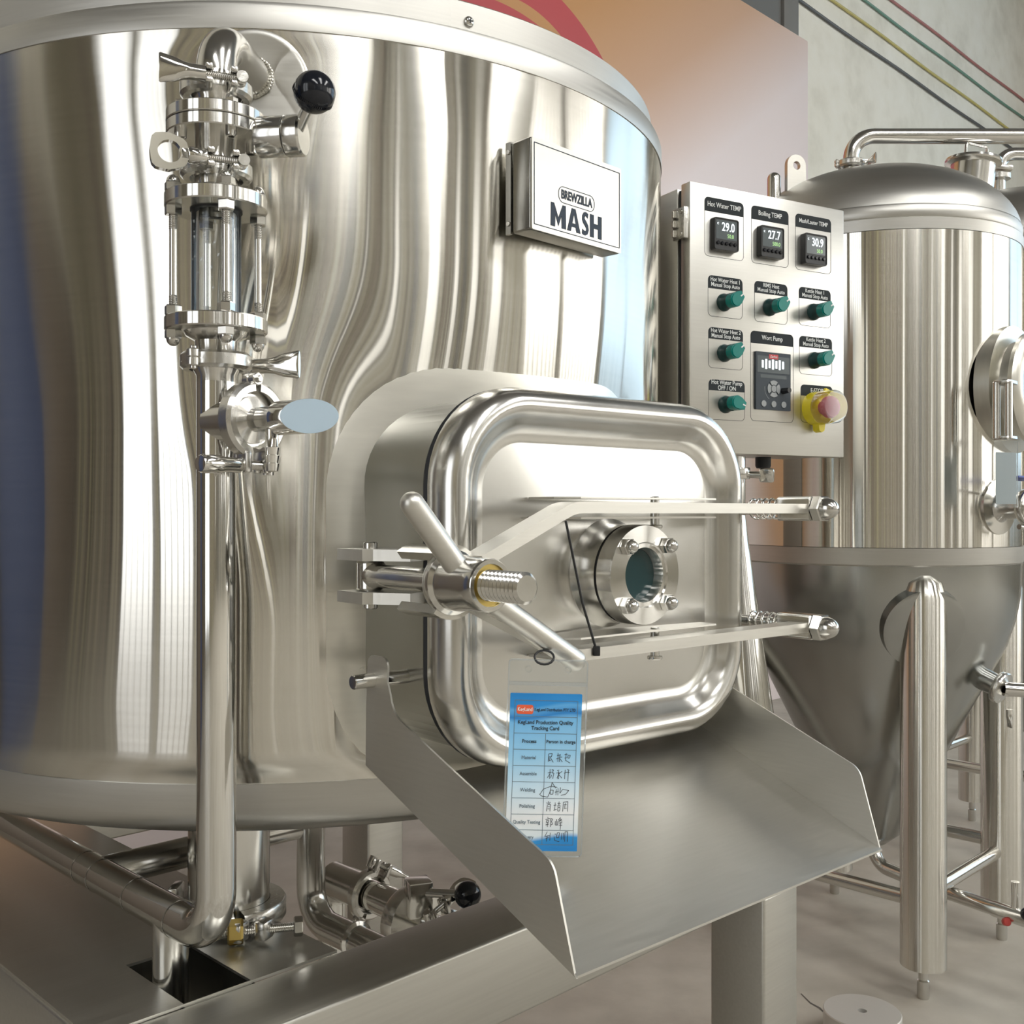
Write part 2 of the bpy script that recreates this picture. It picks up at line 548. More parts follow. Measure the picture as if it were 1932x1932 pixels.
def wall_with_windows(name, mat, frame_name, along0, along1, place, wins, label):
    """wall in panels round its window openings; place(a, z, off) -> matrix in world for a box centre"""
    bm = bmesh.new()
    t = 0.2
    def seg(a0, a1, z0, z1):
        if a1 - a0 < 1e-4 or z1 - z0 < 1e-4: return
        bm_box(bm, *place('size', a1 - a0, t, z1 - z0), mtx=place('mtx', (a0 + a1) / 2, t / 2, (z0 + z1) / 2))
    cur = along0
    for (a0, a1, z0, z1, m, nm) in sorted(wins):
        seg(cur, a0, 0, HC)
        seg(a0, a1, 0, z0); seg(a0, a1, z1, HC)
        cur = a1
    seg(cur, along1, 0, HC)
    o = struct(name, mesh_of(bm, name, True, 30), mat, label)
    return o

def place_d(dpos, sgn):
    # wall plane at d = dpos, running along n; sgn = outward direction along d
    def f(k, a, b, c):
        if k == 'size': return (b, a, c)
        return G45 @ T(dpos + sgn * b, -a, c)
    return f
def place_n(npos, sgn):
    def f(k, a, b, c):
        if k == 'size': return (a, b, c)
        return G45 @ T(a, -(npos + sgn * b), c)
    return f

WIN = [0]
def window(place, a0, a1, z0, z1, mat, mull, label, bars=1, mw=0.05):
    WIN[0] += 1
    wn = 'window_%d' % WIN[0]
    bm = bmesh.new()
    o = None
    fw = 0.07
    for (aa, bb, cc, dd) in ((a0, a0 + fw, z0, z1), (a1 - fw, a1, z0, z1), (a0, a1, z0, z0 + fw), (a0, a1, z1 - fw, z1)):
        bm_box(bm, *place('size', bb - aa, 0.10, dd - cc), mtx=place('mtx', (aa + bb) / 2, 0.05, (cc + dd) / 2))
    for i in range(1, mull):
        a = a0 + (a1 - a0) * i / mull
        bm_box(bm, *place('size', mw, 0.08, z1 - z0), mtx=place('mtx', a, 0.05, (z0 + z1) / 2))
    for i in range(1, bars + 1):
        z = z0 + (z1 - z0) * i / (bars + 1)
        bm_box(bm, *place('size', a1 - a0, 0.07, 0.05), mtx=place('mtx', (a0 + a1) / 2, 0.05, z))
    o = struct(wn, mesh_of(bm, wn, True, 30), 'post', label)
    for i in range(mull):
        p0 = a0 + (a1 - a0) * i / mull; p1 = a0 + (a1 - a0) * (i + 1) / mull
        for k in range(bars + 1):
            q0 = z0 + (z1 - z0) * k / (bars + 1); q1 = z0 + (z1 - z0) * (k + 1) / (bars + 1)
            obj('pane', box(*place('size', p1 - p0, 0.012, q1 - q0), place('mtx', (p0 + p1) / 2, 0.09, (q0 + q1) / 2)), mat, o)

# right end wall (d = D1): wide daylit door band
pr = place_d(D1, 1)
wr = [(-1.7, 3.2, 1.4, 5.6, 'dayblue'), (3.65, 8.8, 1.4, 5.6, 'day')]
wall_with_windows('wall_right', 'cladl', '', N0 - 0.2, N1 + 0.2, pr, [(*q, '') for q in wr], 'cream end wall with tall daylit windows')
window(pr, *wr[0], 2, 'tall daylit window with pale blue sky light')
window(pr, *wr[1], 12, 'wide bright daylit window in the end wall', 0, 0.028)
# wall behind the viewer, right (n = N1)
pf = place_n(N1, 1)
wf = [(7.2, 10.0, 1.4, 5.6, 'day'), (4.5, 5.4, 1.0, 4.4, 'frost'), (2.9, 3.5, 1.0, 4.4, 'frost'), (1.7, 2.1, 1.0, 4.4, 'frost'), (0.2, 0.9, 1.0, 4.4, 'frost'), (-1.3, -1.0, 1.0, 4.4, 'frost'), (-2.4, -2.2, 1.0, 4.4, 'frost')]
wall_with_windows('wall_front', 'cladl', '', D0 - 0.2, D1 + 0.2, pf, [(*q, '') for q in wf], 'cream wall behind the viewer with narrow windows')
for i, q in enumerate(wf):
    window(pf, *q, 1 if i else 8, 'narrow frosted window behind the viewer, number %d from the corner' % i if i else 'wide bright window behind the viewer beside the corner', 1 if i else 0, 0.028)
# left end wall (d = D0)
pl = place_d(D0, -1)
wl = [(-1.5, -0.30, 0.2, 4.6, 'daydoor'), (-0.15, 1.30, 0.2, 4.6, 'daydoor'), (7.6, 8.3, 0.8, 4.4, 'frost')]
wall_with_windows('wall_left', 'cladd', '', N0 - 0.2, N1 + 0.2, pl, [(*q, '') for q in wl], 'taupe end wall behind the viewer on the left')
window(pl, *wl[0], 6, 'left leaf of the tall daylit doorway', 0, 0.014)
window(pl, *wl[1], 6, 'right leaf of the tall daylit doorway', 0, 0.014)
window(pl, *wl[2], 1, 'frosted window at the end of the taupe wall')
# posts along the walls, seen as stripes in the polished steel
k = 0
for (a, wdt) in ((4.0, 0.16), (2.45, 0.22), (1.25, 0.16), (-0.3, 0.22), (-1.8, 0.16), (-3.0, 0.4), (-4.2, 0.5)):
    k += 1
    struct('trim_%d' % k, box(wdt, 0.2, HC, G45 @ T(a, -(N1 - 0.12), HC / 2), 0.01), 'taupe' if k % 2 else 'post', 'tall steel post against the wall behind the viewer')
# unseen glowing strips added under the roof to brighten walls and floor
for i, a in enumerate((-2.6, 1.0, 4.6)):
    WIN[0] += 1
    struct('window_%d' % WIN[0], box(1.0, 6.4, 0.04, G45 @ T(a, -5.3, HC - 0.03)), 'rooffill', 'glowing fill light strip added under the hall roof')

# ------------------------------------------------------------------ printed mural panel on the back wall
def mural_mat():
    m, nt, b = newmat('mural_print_sheen')
    N, L = nt.nodes, nt.links
    tc = N.new('ShaderNodeTexCoord')
    sp = N.new('ShaderNodeSeparateXYZ'); L.new(tc.outputs['Object'], sp.inputs[0])
    def dist(cx, cz):
        x = N.new('ShaderNodeMath'); x.operation = 'SUBTRACT'; L.new(sp.outputs[0], x.inputs[0]); x.inputs[1].default_value = cx
        z = N.new('ShaderNodeMath'); z.operation = 'SUBTRACT'; L.new(sp.outputs[2], z.inputs[0]); z.inputs[1].default_value = cz
        c = N.new('ShaderNodeCombineXYZ'); L.new(x.outputs[0], c.inputs[0]); L.new(z.outputs[0], c.inputs[1])
        l = N.new('ShaderNodeVectorMath'); l.operation = 'LENGTH'; L.new(c.outputs[0], l.inputs[0])
        return l.outputs['Value']
    def less(v, r):
        k = N.new('ShaderNodeMath'); k.operation = 'LESS_THAN'; L.new(v, k.inputs[0]); k.inputs[1].default_value = r
        return k.outputs[0]
    def mth(op, a, bb):
        k = N.new('ShaderNodeMath'); k.operation = op
        for i, q in enumerate((a, bb)):
            if isinstance(q, (int, float)): k.inputs[i].default_value = q
            else: L.new(q, k.inputs[i])
        return k.outputs[0]
    o1 = less(dist(3.3244, 2.6539), 0.8637)
    o2 = less(dist(3.3387, 2.7687), 0.5997)
    o3 = less(dist(3.2541, 2.3038), 1.0158)
    ring = mth('MULTIPLY', o1, mth('SUBTRACT', 1.0, o2))
    inner = mth('MULTIPLY', o2, o3)
    red = mth('MINIMUM', mth('ADD', ring, inner), 1.0)
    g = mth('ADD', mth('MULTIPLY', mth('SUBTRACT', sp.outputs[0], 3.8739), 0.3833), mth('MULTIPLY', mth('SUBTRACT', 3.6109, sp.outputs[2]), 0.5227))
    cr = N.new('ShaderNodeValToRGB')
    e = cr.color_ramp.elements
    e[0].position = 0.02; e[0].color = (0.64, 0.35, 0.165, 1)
    e[1].position = 0.68; e[1].color = (0.90, 0.79, 0.78, 1)  # pale pink end: print colour with the whitish sheen painted in
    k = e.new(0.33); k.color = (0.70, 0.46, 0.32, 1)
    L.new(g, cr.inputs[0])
    gz = mth('MULTIPLY', mth('SUBTRACT', 3.6826, sp.outputs[2]), .77)
    cr2 = N.new('ShaderNodeValToRGB')
    e = cr2.color_ramp.elements
    e[0].color = (0.62, 0.11, 0.115, 1); e[1].color = (0.50, 0.15, 0.175, 1)
    L.new(gz, cr2.inputs[0])
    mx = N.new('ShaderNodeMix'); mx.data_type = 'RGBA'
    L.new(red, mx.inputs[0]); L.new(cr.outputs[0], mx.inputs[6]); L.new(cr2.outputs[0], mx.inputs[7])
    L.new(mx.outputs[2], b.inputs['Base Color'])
    b.inputs['Roughness'].default_value = 0.38
    return m
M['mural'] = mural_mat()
mu = thing('mural_panel', 'large orange and pink printed wall panel with red swirl behind the tank', 'panel', (*dn(0, N0 + 0.02), 0), 45)
MH = 3.9767
def sheet_part(nm, d0, d1, mat, h=2.35):
    obj(nm, box(d1 - d0 - 0.003, 0.10, h, T((d0 + d1) / 2, -0.08, h / 2), 0.006), mat, mu)
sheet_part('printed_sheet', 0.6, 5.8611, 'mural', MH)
sheet_part('brown_sheet', -2.2, 0.6, 'brownsheet')
sheet_part('blue_sheet', -3.5, -2.1, 'bluepanel', 3.2)
sheet_part('brown_sheet', -5.3, -3.5, 'brownsheet', 3.2)
struct('trim_9', box(0.17, 0.08, HC, G45 @ T(5.7822, -(N0 + 0.042), HC / 2), 0.004), 'roof', 'pale grey wall edge strip above the mural')
struct('trim_10', box(1.2, 0.06, HC - MH - 0.01, G45 @ T(5.7822 - 0.69, -(N0 + 0.032), (HC + MH + 0.01) / 2)), 'post', 'dark grey strip of wall above the mural panel')
M['w_grey'] = plain('grey_cable', (0.10, 0.10, 0.10), 0.5)
M['w_yel'] = plain('yellow_cable', (0.55, 0.47, 0.16), 0.5)
M['w_grn'] = plain('green_cable', (0.15, 0.28, 0.22), 0.5)
M['w_red'] = plain('red_cable', (0.42, 0.17, 0.16), 0.5)
for nm, z0, z1, mt, r in (('grey', 4.3211, 4.2422, 'w_grey', 0.0105), ('yellow', 4.4789, 4.3928, 'w_yel', 0.009), ('green', 4.6224, 4.5865, 'w_grn', 0.009), ('red', 4.7659, 4.7443, 'w_red', 0.009)):
    pts = []
    for i in range(25):
        q = i / 24
        d = 5.6674 + (10.15 - 5.6674) * q
        pts.append((d, -(N0 + 0.014), z0 + (z1 - z0) * q + 0.004 * math.sin(q * 17 + z0 * 9)))
    bm = bmesh.new(); vs = bm_tube(bm, pts, r, 8); bmesh.ops.transform(bm, matrix=G45, verts=vs)
    obj('wall_cable', mesh_of(bm, 'cable'), mt, None, label='thin %s cable run along the plaster wall' % nm, category='cable', group='cables on the plaster wall')

# ------------------------------------------------------------------ mash tank
CX, CY, TR = -0.322, 1.698, 0.555
ZT, ZB = CAMZ + 0.522, CAMZ - 0.294
HX, HY = math.cos(R_(40)), math.sin(R_(40))       # hatch across direction
HZ = CAMZ - 0.0685
tank = thing('mash_tank', 'large polished stainless steel mash tank standing on the steel frame', 'tank', (CX, CY, 0))

def smooth(x): x = max(0, min(1, x)); return x * x * (3 - 2 * x)
HATCH_TH = 40.0                                    # hatch axis, degrees right of straight toward viewer
def shell_r(th, z):
    """th: degrees from -Y toward +X"""
    # pulled in round the welded manway neck
    a = R_(th - HATCH_TH) * TR
    dx = max(0, abs(a) - 0.19); dz = max(0, abs(z - HZ) - 0.16)
    d = math.hypot(dx, dz)
    r = TR - 0.016 * math.exp(-(d / 0.13) ** 2)
    # slight bulge left of it where the sheet was welded up
    q = (th + 11) * PI / 180 * TR
    r += 0.011 * (1 + math.tanh(q / 0.11)) * smooth((ZT - z - 0.03 - 0.20 * smooth((th + 5) / 13)) / 0.42) * (0.7 + 0.3 * smooth((z - ZB) / 0.3)) * (1 - smooth((th - 8) / 30)) * smooth((th + 120) / 60)
    # pulled in at the inlet elbow
    e = math.hypot(R_(th - 3.3) * TR, z - (CAMZ + 0.47))
    r -= 0.005 * math.exp(-(e / 0.06) ** 2)
    # faint waviness of rolled sheet
    r += 0.0006 * math.sin(th * 0.30 + 1.3 * math.sin(z * 3.1)) * smooth((ZT - z) / 0.1) * smooth((z - ZB) / 0.1)
    k = smooth((ZT - z) / 0.03) * smooth((z - ZB) / 0.03)
    return TR + (r - TR) * k
NT, NZ = 360, 110
bm = bmesh.new()
grid = []
for j in range(NZ + 1):
    z = ZB + (ZT - ZB) * j / NZ
    row = []
    for i in range(NT):
        th = i * 360 / NT - 180
        r = shell_r(th, z)
        row.append(bm.verts.new((r * math.sin(R_(th)), -r * math.cos(R_(th)), z)))
    grid.append(row)
for j in range(NZ):
    for i in range(NT):
        k2 = (i + 1) % NT
        bm.faces.new((grid[j][i], grid[j][k2], grid[j + 1][k2], grid[j + 1][i]))
obj('shell', mesh_of(bm, 'shell', True, 80), 'shell', tank)
RB = TR + 0.0012
obj('lower_band', lathe([(RB - 0.01, ZB + 0.001), (RB, ZB), (RB, ZB - 0.030), (RB - 0.004, ZB - 0.044), (RB - 0.014, ZB - 0.054), (RB - 0.03, ZB - 0.058), (0, ZB - 0.058)], 160, angle=35), 'band', tank)
ZS = CAMZ + 0.553
obj('upper_band', lathe([(RB - 0.01, ZT - 0.001), (RB, ZT), (RB, ZS - 0.006), (RB - 0.002, ZS - 0.001), (RB - 0.006, ZS), (RB - 0.016, ZS)], 160, angle=35), 'band', tank)
obj('collar', lathe([(RB - 0.016, ZS - 0.002), (RB - 0.016, ZS + 0.038), (RB - 0.020, ZS + 0.041), (RB - 0.05, ZS + 0.041), (RB - 0.05, ZS)], 160, angle=35), 'band', tank)
# taller collar sheet overlapping the collar on its left two thirds (its end edge is seen near the screw)
def sector_sheet(r0, r1, z0, z1, th0, th1, n, name):
    bm = bmesh.new()
    rows = []
    for i in range(n + 1):
        th = R_(th0 + (th1 - th0) * i / n)
        s, c = math.sin(th), -math.cos(th)
        rows.append([bm.verts.new((r * s, r * c, z)) for r, z in ((r0, z0), (r1, z0), (r1, z1), (r0, z1))])
    for A, B in zip(rows, rows[1:]):
        for k in range(4):
            bm.faces.new((A[k], A[(k + 1) % 4], B[(k + 1) % 4], B[k]))
    bm.faces.new(rows[0]); bm.faces.new(rows[-1][::-1])
    return mesh_of(bm, name, True, 35)
obj('collar_sheet', sector_sheet(RB - 0.0155, RB - 0.010, ZS + 0.001, ZS + 0.050, -150, 27.5, 90, 'collar_sheet'), 'band', tank)
obj('lid', lathe([(RB - 0.05, ZS + 0.02), (RB - 0.06, ZS + 0.03), (0.2, ZS + 0.10), (0, ZS + 0.11)], 120), 'band', tank)
th = R_(30.2)
sc_m = align((( RB - 0.016) * math.sin(th), -(RB - 0.016) * math.cos(th), ZS + 0.016), (math.sin(th), -math.cos(th), 0))
sc = obj('screw', lathe([(0, 0), (0.0065, 0), (0.0065, 0.001), (0.0055, 0.003), (0.003, 0.0044), (0, 0.0048)], 24, sc_m), 'nut', tank)
bm = bmesh.new(); bm_box(bm, 0.006, 0.0014, 0.0012, sc_m @ T(0, 0, 0.0045) @ RZ(20)); bm_box(bm, 0.0014, 0.006, 0.0012, sc_m @ T(0, 0, 0.0045) @ RZ(20))
obj('cross_slot', mesh_of(bm, 'slot'), 'black', sc)

def shell_patch(inside, u0, u1, z0, z1, nu, nz, off, name, th_c):
    """patch on the shell: mapped from local (a, z) outline; inside gives outline points list (a,z)"""
    dense = []
    for (p, q) in zip(inside, inside[1:] + inside[:1]):
        L = math.hypot(q[0] - p[0], q[1] - p[1]); m_ = max(1, int(L / 0.012))
        dense += [(p[0] + (q[0] - p[0]) * i / m_, p[1] + (q[1] - p[1]) * i / m_) for i in range(m_)]
    inside = dense
    bm = bmesh.new()
    n = len(inside)
    rings = []
    K = 14
    for k in range(K + 1):
        f = k / K
        ring = []
        for (a, z) in inside:
            aa = u0 + (a - u0) * f; zz = z0 + (z - z0) * f
            th = th_c + math.degrees(aa / TR)
            r = shell_r(th, zz) + off * (1 if k < K else -1.0)
            ring.append(bm.verts.new((r * math.sin(R_(th)), -r * math.cos(R_(th)), zz)))
        rings.append(ring)
    for A, B in zip(rings[1:], rings[2:]):
        for i in range(n):
            j = (i + 1) % n
            bm.faces.new((A[i], A[j], B[j], B[i]))
    bm.faces.new(rings[1])
    bmesh.ops.delete(bm, geom=rings[0], context='VERTS')
    return mesh_of(bm, name, True, 60)
hal = rrect(0.278, 0.246, 0.15, 14, 0.0, HZ - 0.004)
obj('manway_surround', shell_patch(hal, 0, 0, HZ, 0, 0, 0, 0.0016, 'surround', HATCH_TH), 'halo', tank)
circ = [(0.062 * math.cos(2 * PI * i / 60), CAMZ + 0.462 + 0.062 * math.sin(2 * PI * i / 60)) for i in range(60)]
obj('inlet_surround', shell_patch(circ, 0, 0, CAMZ + 0.462, 0, 0, 0, 0.0014, 'surround', 4.5), 'band', tank)
# inlet elbow (welded to the tank, leads to the first clamp)
PX, PY = -0.290, 1.040          # riser axis
lx, ly = PX - CX, PY - CY
RP = 0.0195
ez = CAMZ + 0.470
el = fillet([(lx + 0.010, -TR + 0.012, ez), (lx, ly, ez), (lx, ly, CAMZ + 0.425)], 0.043, 14)
obj('inlet_elbow', tube(el, RP, 32), 'tube', tank)
bm = bmesh.new()
for i in range(40):
    a = 2 * PI * i / 40
    rr = RP + 0.0015 + random.uniform(-.0006, .0008)
    p = Vector((lx + 0.009 + rr * math.cos(a), -math.sqrt(TR * TR - (lx + .009) ** 2) + 0.001, ez + rr * math.sin(a)))
    bmesh.ops.create_icosphere(bm, subdivisions=1, radius=0.0028, matrix=Matrix.Translation(p))
obj('weld_bead', mesh_of(bm, 'weld'), 'halo', tank)
def ferrule(z, up=True, r=RP, R2=0.0252):
    s = 1 if up else -1
    return [(r, z - s * 0.016), (r, z - s * 0.008), (R2 - 0.002, z - s * 0.005), (R2, z - s * 0.003), (R2, z), (0, z)]
ZC1, ZV, ZC2 = CAMZ + 0.412, CAMZ + 0.377, CAMZ + 0.3335
ZF1, ZF2, ZC3 = CAMZ + 0.302, CAMZ + 0.1825, CAMZ + 0.147
obj('inlet_ferrule', lathe([(RP, ZC1 + 0.016), (RP + .0005, ZC1 + 0.010), (0.023, ZC1 + 0.004), (0.0252, ZC1 + 0.003), (0.0252, ZC1), (0, ZC1)], 40, T(lx, ly, 0)), 'turned', tank)
# tank foot standing on the frame plate
ZP = CAMZ - 0.486
for (fx, fy) in ((-0.334, 1.252), (0.07, 1.92), (-0.71, 1.90)):
    ft = obj('foot', lathe([(0, ZP + 0.004), (0.047, ZP + 0.004), (0.047, ZB - 0.056), (0.044, ZB - 0.056), (0.044, ZP + 0.01)], 48, T(fx - CX, fy - CY, 0)), 'tube', tank)

# ------------------------------------------------------------------ clamps
def wing(mtx, kind='flat', L=0.034):
    bm = bmesh.new()
    if kind == 'flat':
        # barrel that flattens into a flared paddle
        secs = [(0.0, 0.0075, 0.0075), (0.014, 0.0075, 0.0075), (0.020, 0.0070, 0.0085), (0.027, 0.0042, 0.0115), (0.040, 0.0030, 0.0140), (0.0415, 0.0022, 0.0132)]
        rings = []
        for z, a, b in secs:
            z *= L / 0.034
            rings.append([bm.verts.new((a * math.cos(2 * PI * k / 20), b * math.sin(2 * PI * k / 20), z)) for k in range(20)])
        for A, B in zip(rings, rings[1:]):
            for k in range(20):
                bm.faces.new((A[k], A[(k + 1) % 20], B[(k + 1) % 20], B[k]))
        bm.faces.new(rings[0][::-1]); bm.faces.new(rings[-1])
    elif kind == 'rod':
        bm_lathe(bm, [(0, 0), (0.0062, 0), (0.0068, 0.002), (0.0068, 0.018), (0.0078, 0.021), (0.0084, 0.040), (0.0070, 0.043), (0, 0.044)], 20)
    else:
        # ring handle: plate with a round eye
        bm_cyl(bm, 0.0078, 0.0, 0.017, None, 20, 0.001)
        n = 28
        outer, inner = [], []
        for k in range(n):
            a = 2 * PI * k / n
            x, y = math.cos(a), math.sin(a)
            m_ = max(abs(x), abs(y))
            f = 0.0172 / (m_ ** 0.6)
            ox = x * f; oy = y * f
            outer.append((ox * (1.0 if oy > 0 else 0.72 + 0.28 * (1 + y)), oy)); inner.append((0.0105 * x, 0.0105 * y))
        bm_ring_prism(bm, outer, inner, -0.004, 0.004, T(0, 0, 0.034) @ RX(90))
        bm_box(bm, 0.013, 0.008, 0.012, T(0, 0, 0.019), 0.002)
    bmesh.ops.transform(bm, matrix=mtx, verts=bm.verts[:])
    return mesh_of(bm, 'wing', True, 45)

def tri_clamp(label, loc, mtx, kind='flat', R1=0.0345, H=0.0165, wing_len=0.034, group=None, side=-1, scale=1.0):
    """ring clamp, axis local Z, opening toward local -Y, bolt along local X with the wing on `side`"""
    t = thing('pipe_clamp', label, 'clamp', loc, group='ring clamps on the pipework')
    mtx = mtx @ Matrix.Scale(scale, 4)
    h = H / 2
    prof = [(0.0256, -h), (R1 - 0.003, -h), (R1, -h + 0.003), (R1, h - 0.003), (R1 - 0.003, h), (0.0256, h), (0.0256, h * .6), (0.0275, 0), (0.0256, -h * .6), (0.0256, -h)]
    for sgn in (-1, 1):
        bm = bmesh.new()
        a0, a1 = (-72, 84) if sgn > 0 else (96, 252)
        bm_lathe(bm, prof, 26, None, a0, a1)
        # forked ear on the bolt side
        for q in (-1, 1):
            bm_box(bm, 0.0065, 0.018, 0.0052, T(sgn * 0.0115, -0.0385, q * 0.0066), 0.0012)
        bm_box(bm, 0.0065, 0.010, H, T(sgn * 0.0112, -0.0325, 0), 0.0015)
        # hinge knuckle
        bm_cyl(bm, 0.006, (-h if sgn > 0 else 0.0), (0.0 if sgn > 0 else h), T(0, R1 + 0.002, 0), 16, 0.001)
        obj('jaw', mesh_of(bm, 'jaw', True, 35), 'cast', t, mtx)
    bp = mtx @ T(0, -0.041, 0) @ RY(90)
    obj('bolt', threaded(0.0040, -0.022, 0.022, 0.0018, 0.0007), 'nut', t, bp)
    bmn = bmesh.new(); bm_box(bmn, 0.013, 0.010, 0.008, T(0, 0, -side * 0.018), 0.002); bm_cyl(bmn, .0055, -.008, .008, T(0, 0, -side * 0.0185) @ RX(90), 14)
    obj('bolt_head', mesh_of(bmn, 'bolt_head', True, 35), 'cast', t, bp)
    wm = mtx @ T(side * 0.0148, -0.041, 0) @ (RY(-90) if side < 0 else RY(90))
    obj('wing_nut', wing(Matrix.Identity(4), kind, wing_len), 'mirror', t, wm @ (RZ(90) if kind == 'flat' else Matrix.Identity(4)))
    obj('hinge_pin', cyl(0.0032, -h - 0.003, h + 0.003, None, 14, 0.0008), 'nut', t, mtx @ T(0, R1 + 0.002, 0))
    return t

tri_clamp('clamp with flared wing nut directly below the inlet elbow', (PX, PY, ZC1), RZ(22), 'flat')
tri_clamp('clamp with round-eyed wing nut between butterfly valve and sight glass', (PX, PY, ZC2), RZ(24), 'ring')
tri_clamp('clamp closed at the right just below the sight glass', (PX, PY, ZC3), RZ(160), 'flat', side=-1, wing_len=0.044)

# ------------------------------------------------------------------ butterfly valve
bv = thing('butterfly_valve', 'stainless butterfly valve with black ball lever on the riser', 'valve', (PX, PY, 0))
for sgn, nm in ((1, 'upper_flange'), (-1, 'lower_flange')):
    z0, z1 = (ZV + 0.0003, ZV + 0.0118) if sgn > 0 else (ZV - 0.0118, ZV - 0.0003)
    obj(nm, lathe([(0.018, z0), (0.0465, z0), (0.0475, z0 + 0.001), (0.0475, z1 - 0.001), (0.0465, z1), (0.018, z1)], 72, angle=30), 'turned', bv)
    zc = ZC1 if sgn > 0 else ZC2
    za = ZV + sgn * 0.0118
    obj('ferrule_neck', lathe([(0.0205, za), (0.0205, za + (zc - za) * 0.55), (0.0252, zc - sgn * 0.003), (0.0252, zc - sgn * 0.0002), (0, zc - sgn * 0.0002)], 40), 'turned', bv)
    for k in range(4):
        a = R_(-62 + 90 * k + 10)
        m = T(0.036 * math.sin(a), -0.036 * math.cos(a), ZV + sgn * 0.0118) @ (Matrix.Identity(4) if sgn > 0 else RX(180))
        bm = bmesh.new()
        if sgn > 0: bm_hex(bm, 0.011, 0, 0.006)
        else: bm_lathe(bm, [(0, 0), (0.0058, 0), (0.0058, 0.006), (0.0048, 0.007), (0.003, 0.007), (0.003, 0.003), (0, 0.003)], 18)
        bb = obj('flange_bolt', mesh_of(bm, 'fb', True, 25), 'nut', bv, m)
# stem block and lever toward the right
ha = R_(12)
sd = Vector((math.cos(R_(-8)), math.sin(R_(-8)), 0))
obj('stem_block', lathe([(0, 0.044), (0.019, 0.044), (0.0195, 0.045), (0.0195, 0.071), (0.0182, 0.072), (0, 0.072)], 40), 'tube', bv, align((0, 0, ZV - 0.012), sd))
obj('stem_cap', lathe([(0, 0.0725), (0.0192, 0.0725), (0.0198, 0.0735), (0.0198, 0.087), (0.0180, 0.089), (0, 0.089)], 40), 'tube', bv, align((0, 0, ZV - 0.012), sd))
p0 = Vector((0, 0, ZV - 0.012)) + sd * 0.080
lvd = Vector((0.0245, -0.029, 0.031))
lv = obj('lever', tube([p0, p0 + lvd * 0.9], 0.0056, 18), 'tube', bv)
pb = p0 + lvd
bm = bmesh.new()
bmesh.ops.create_uvsphere(bm, u_segments=40, v_segments=24, radius=0.0198, matrix=align(pb, lvd))
obj('ball_knob', mesh_of(bm, 'ball'), 'ball', bv)
bm = bmesh.new()
for i in range(64):
    a = 2 * PI * i / 64
    bm_box(bm, 0.0010, 0.0008, 0.003, T(0.0196 * math.cos(a), 0.0196 * math.sin(a), 0) @ RZ(math.degrees(a)))
bmesh.ops.transform(bm, matrix=align(pb - lvd.normalized() * 0.004, lvd), verts=bm.verts[:])
obj('knurled_rim', mesh_of(bm, 'knurl'), 'ball', lv)

# ------------------------------------------------------------------ sight glass
sg = thing('sight_glass', 'tubular glass sight section with tie rods between two round flanges', 'sight glass', (PX, PY, 0))
for zc, s in ((ZF1, 1), (ZF2, -1)):
    h = 0.0068
    fo = obj('flange', lathe([(0.021, zc - h), (0.0478, zc - h), (0.049, zc - h + 0.0012), (0.049, zc + h - 0.0012), (0.0478, zc + h), (0.021, zc + h)], 80, angle=30), 'turned', sg)
    ze = ZC2 if s > 0 else ZC3
    za = zc + s * h
    obj('ferrule_neck', lathe([(0.031, za), (0.029, za + s * 0.004), (0.0205, za + s * 0.009), (0.0205, za + (ze - za) * 0.7), (0.0252, ze - s * 0.003), (0.0252, ze - s * 0.0002), (0, ze - s * 0.0002)], 44), 'turned', sg)
    obj('gasket', lathe([(0.0250, zc - s * h), (0.0250, zc - s * (h + 0.0015)), (0.020, zc - s * (h + 0.0015)), (0.020, zc - s * h)], 40), 'rubber', sg)
obj('glass_tube', lathe([(0.0238, ZF2 + 0.007), (0.0238, ZF1 - 0.007), (0.0200, ZF1 - 0.007), (0.0200, ZF2 + 0.007), (0.0238, ZF2 + 0.007)], 48), 'glass', sg)
rodme = None
for k in range(4):
    a = R_(-62 + 90 * k)
    x, y = 0.041 * math.sin(a), -0.041 * math.cos(a)
    rd = obj('tie_rod', cyl(0.0037, ZF2 + 0.026, ZF1 - 0.030, None, 18), 'mirror', sg, T(x, y, 0))
    obj('thread', threaded(0.0042, ZF1 - 0.030, ZF1 + 0.008, 0.0017, 0.0006), 'nut', rd)
    obj('thread', threaded(0.0042, ZF2 - 0.008, ZF2 + 0.026, 0.0017, 0.0006), 'nut', rd)
    for zc, s in ((ZF1, 1), (ZF2, -1)):
        fl_ = Matrix.Identity(4) if s > 0 else RX(180)
        obj('acorn_nut', acorn(0.0145, 0.0085, 0.0075), 'nut', sg, T(x, y, zc + s * 0.0069) @ fl_ @ RZ(17 * k))
        obj('hex_nut', hexnut(0.0145, 0.0095), 'nut', sg, T(x, y, zc - s * 0.0069) @ (RX(180) if s > 0 else Matrix.Identity(4)) @ RZ(11 * k))
bm = bmesh.new()
for i in range(26):
    a = R_(random.uniform(-50, 70)); z = random.uniform(ZF2 + 0.03, ZF1 - 0.014)
    r = 0.0242
    bmesh.ops.create_icosphere(bm, subdivisions=1, radius=random.uniform(0.0006, 0.0014), matrix=T(r * math.sin(a), -r * math.cos(a), z) @ Matrix.Diagonal((1, 0.6, 1.5, 1)))
obj('water_drops', mesh_of(bm, 'drops'), 'vinyl', sg, kind='stuff')

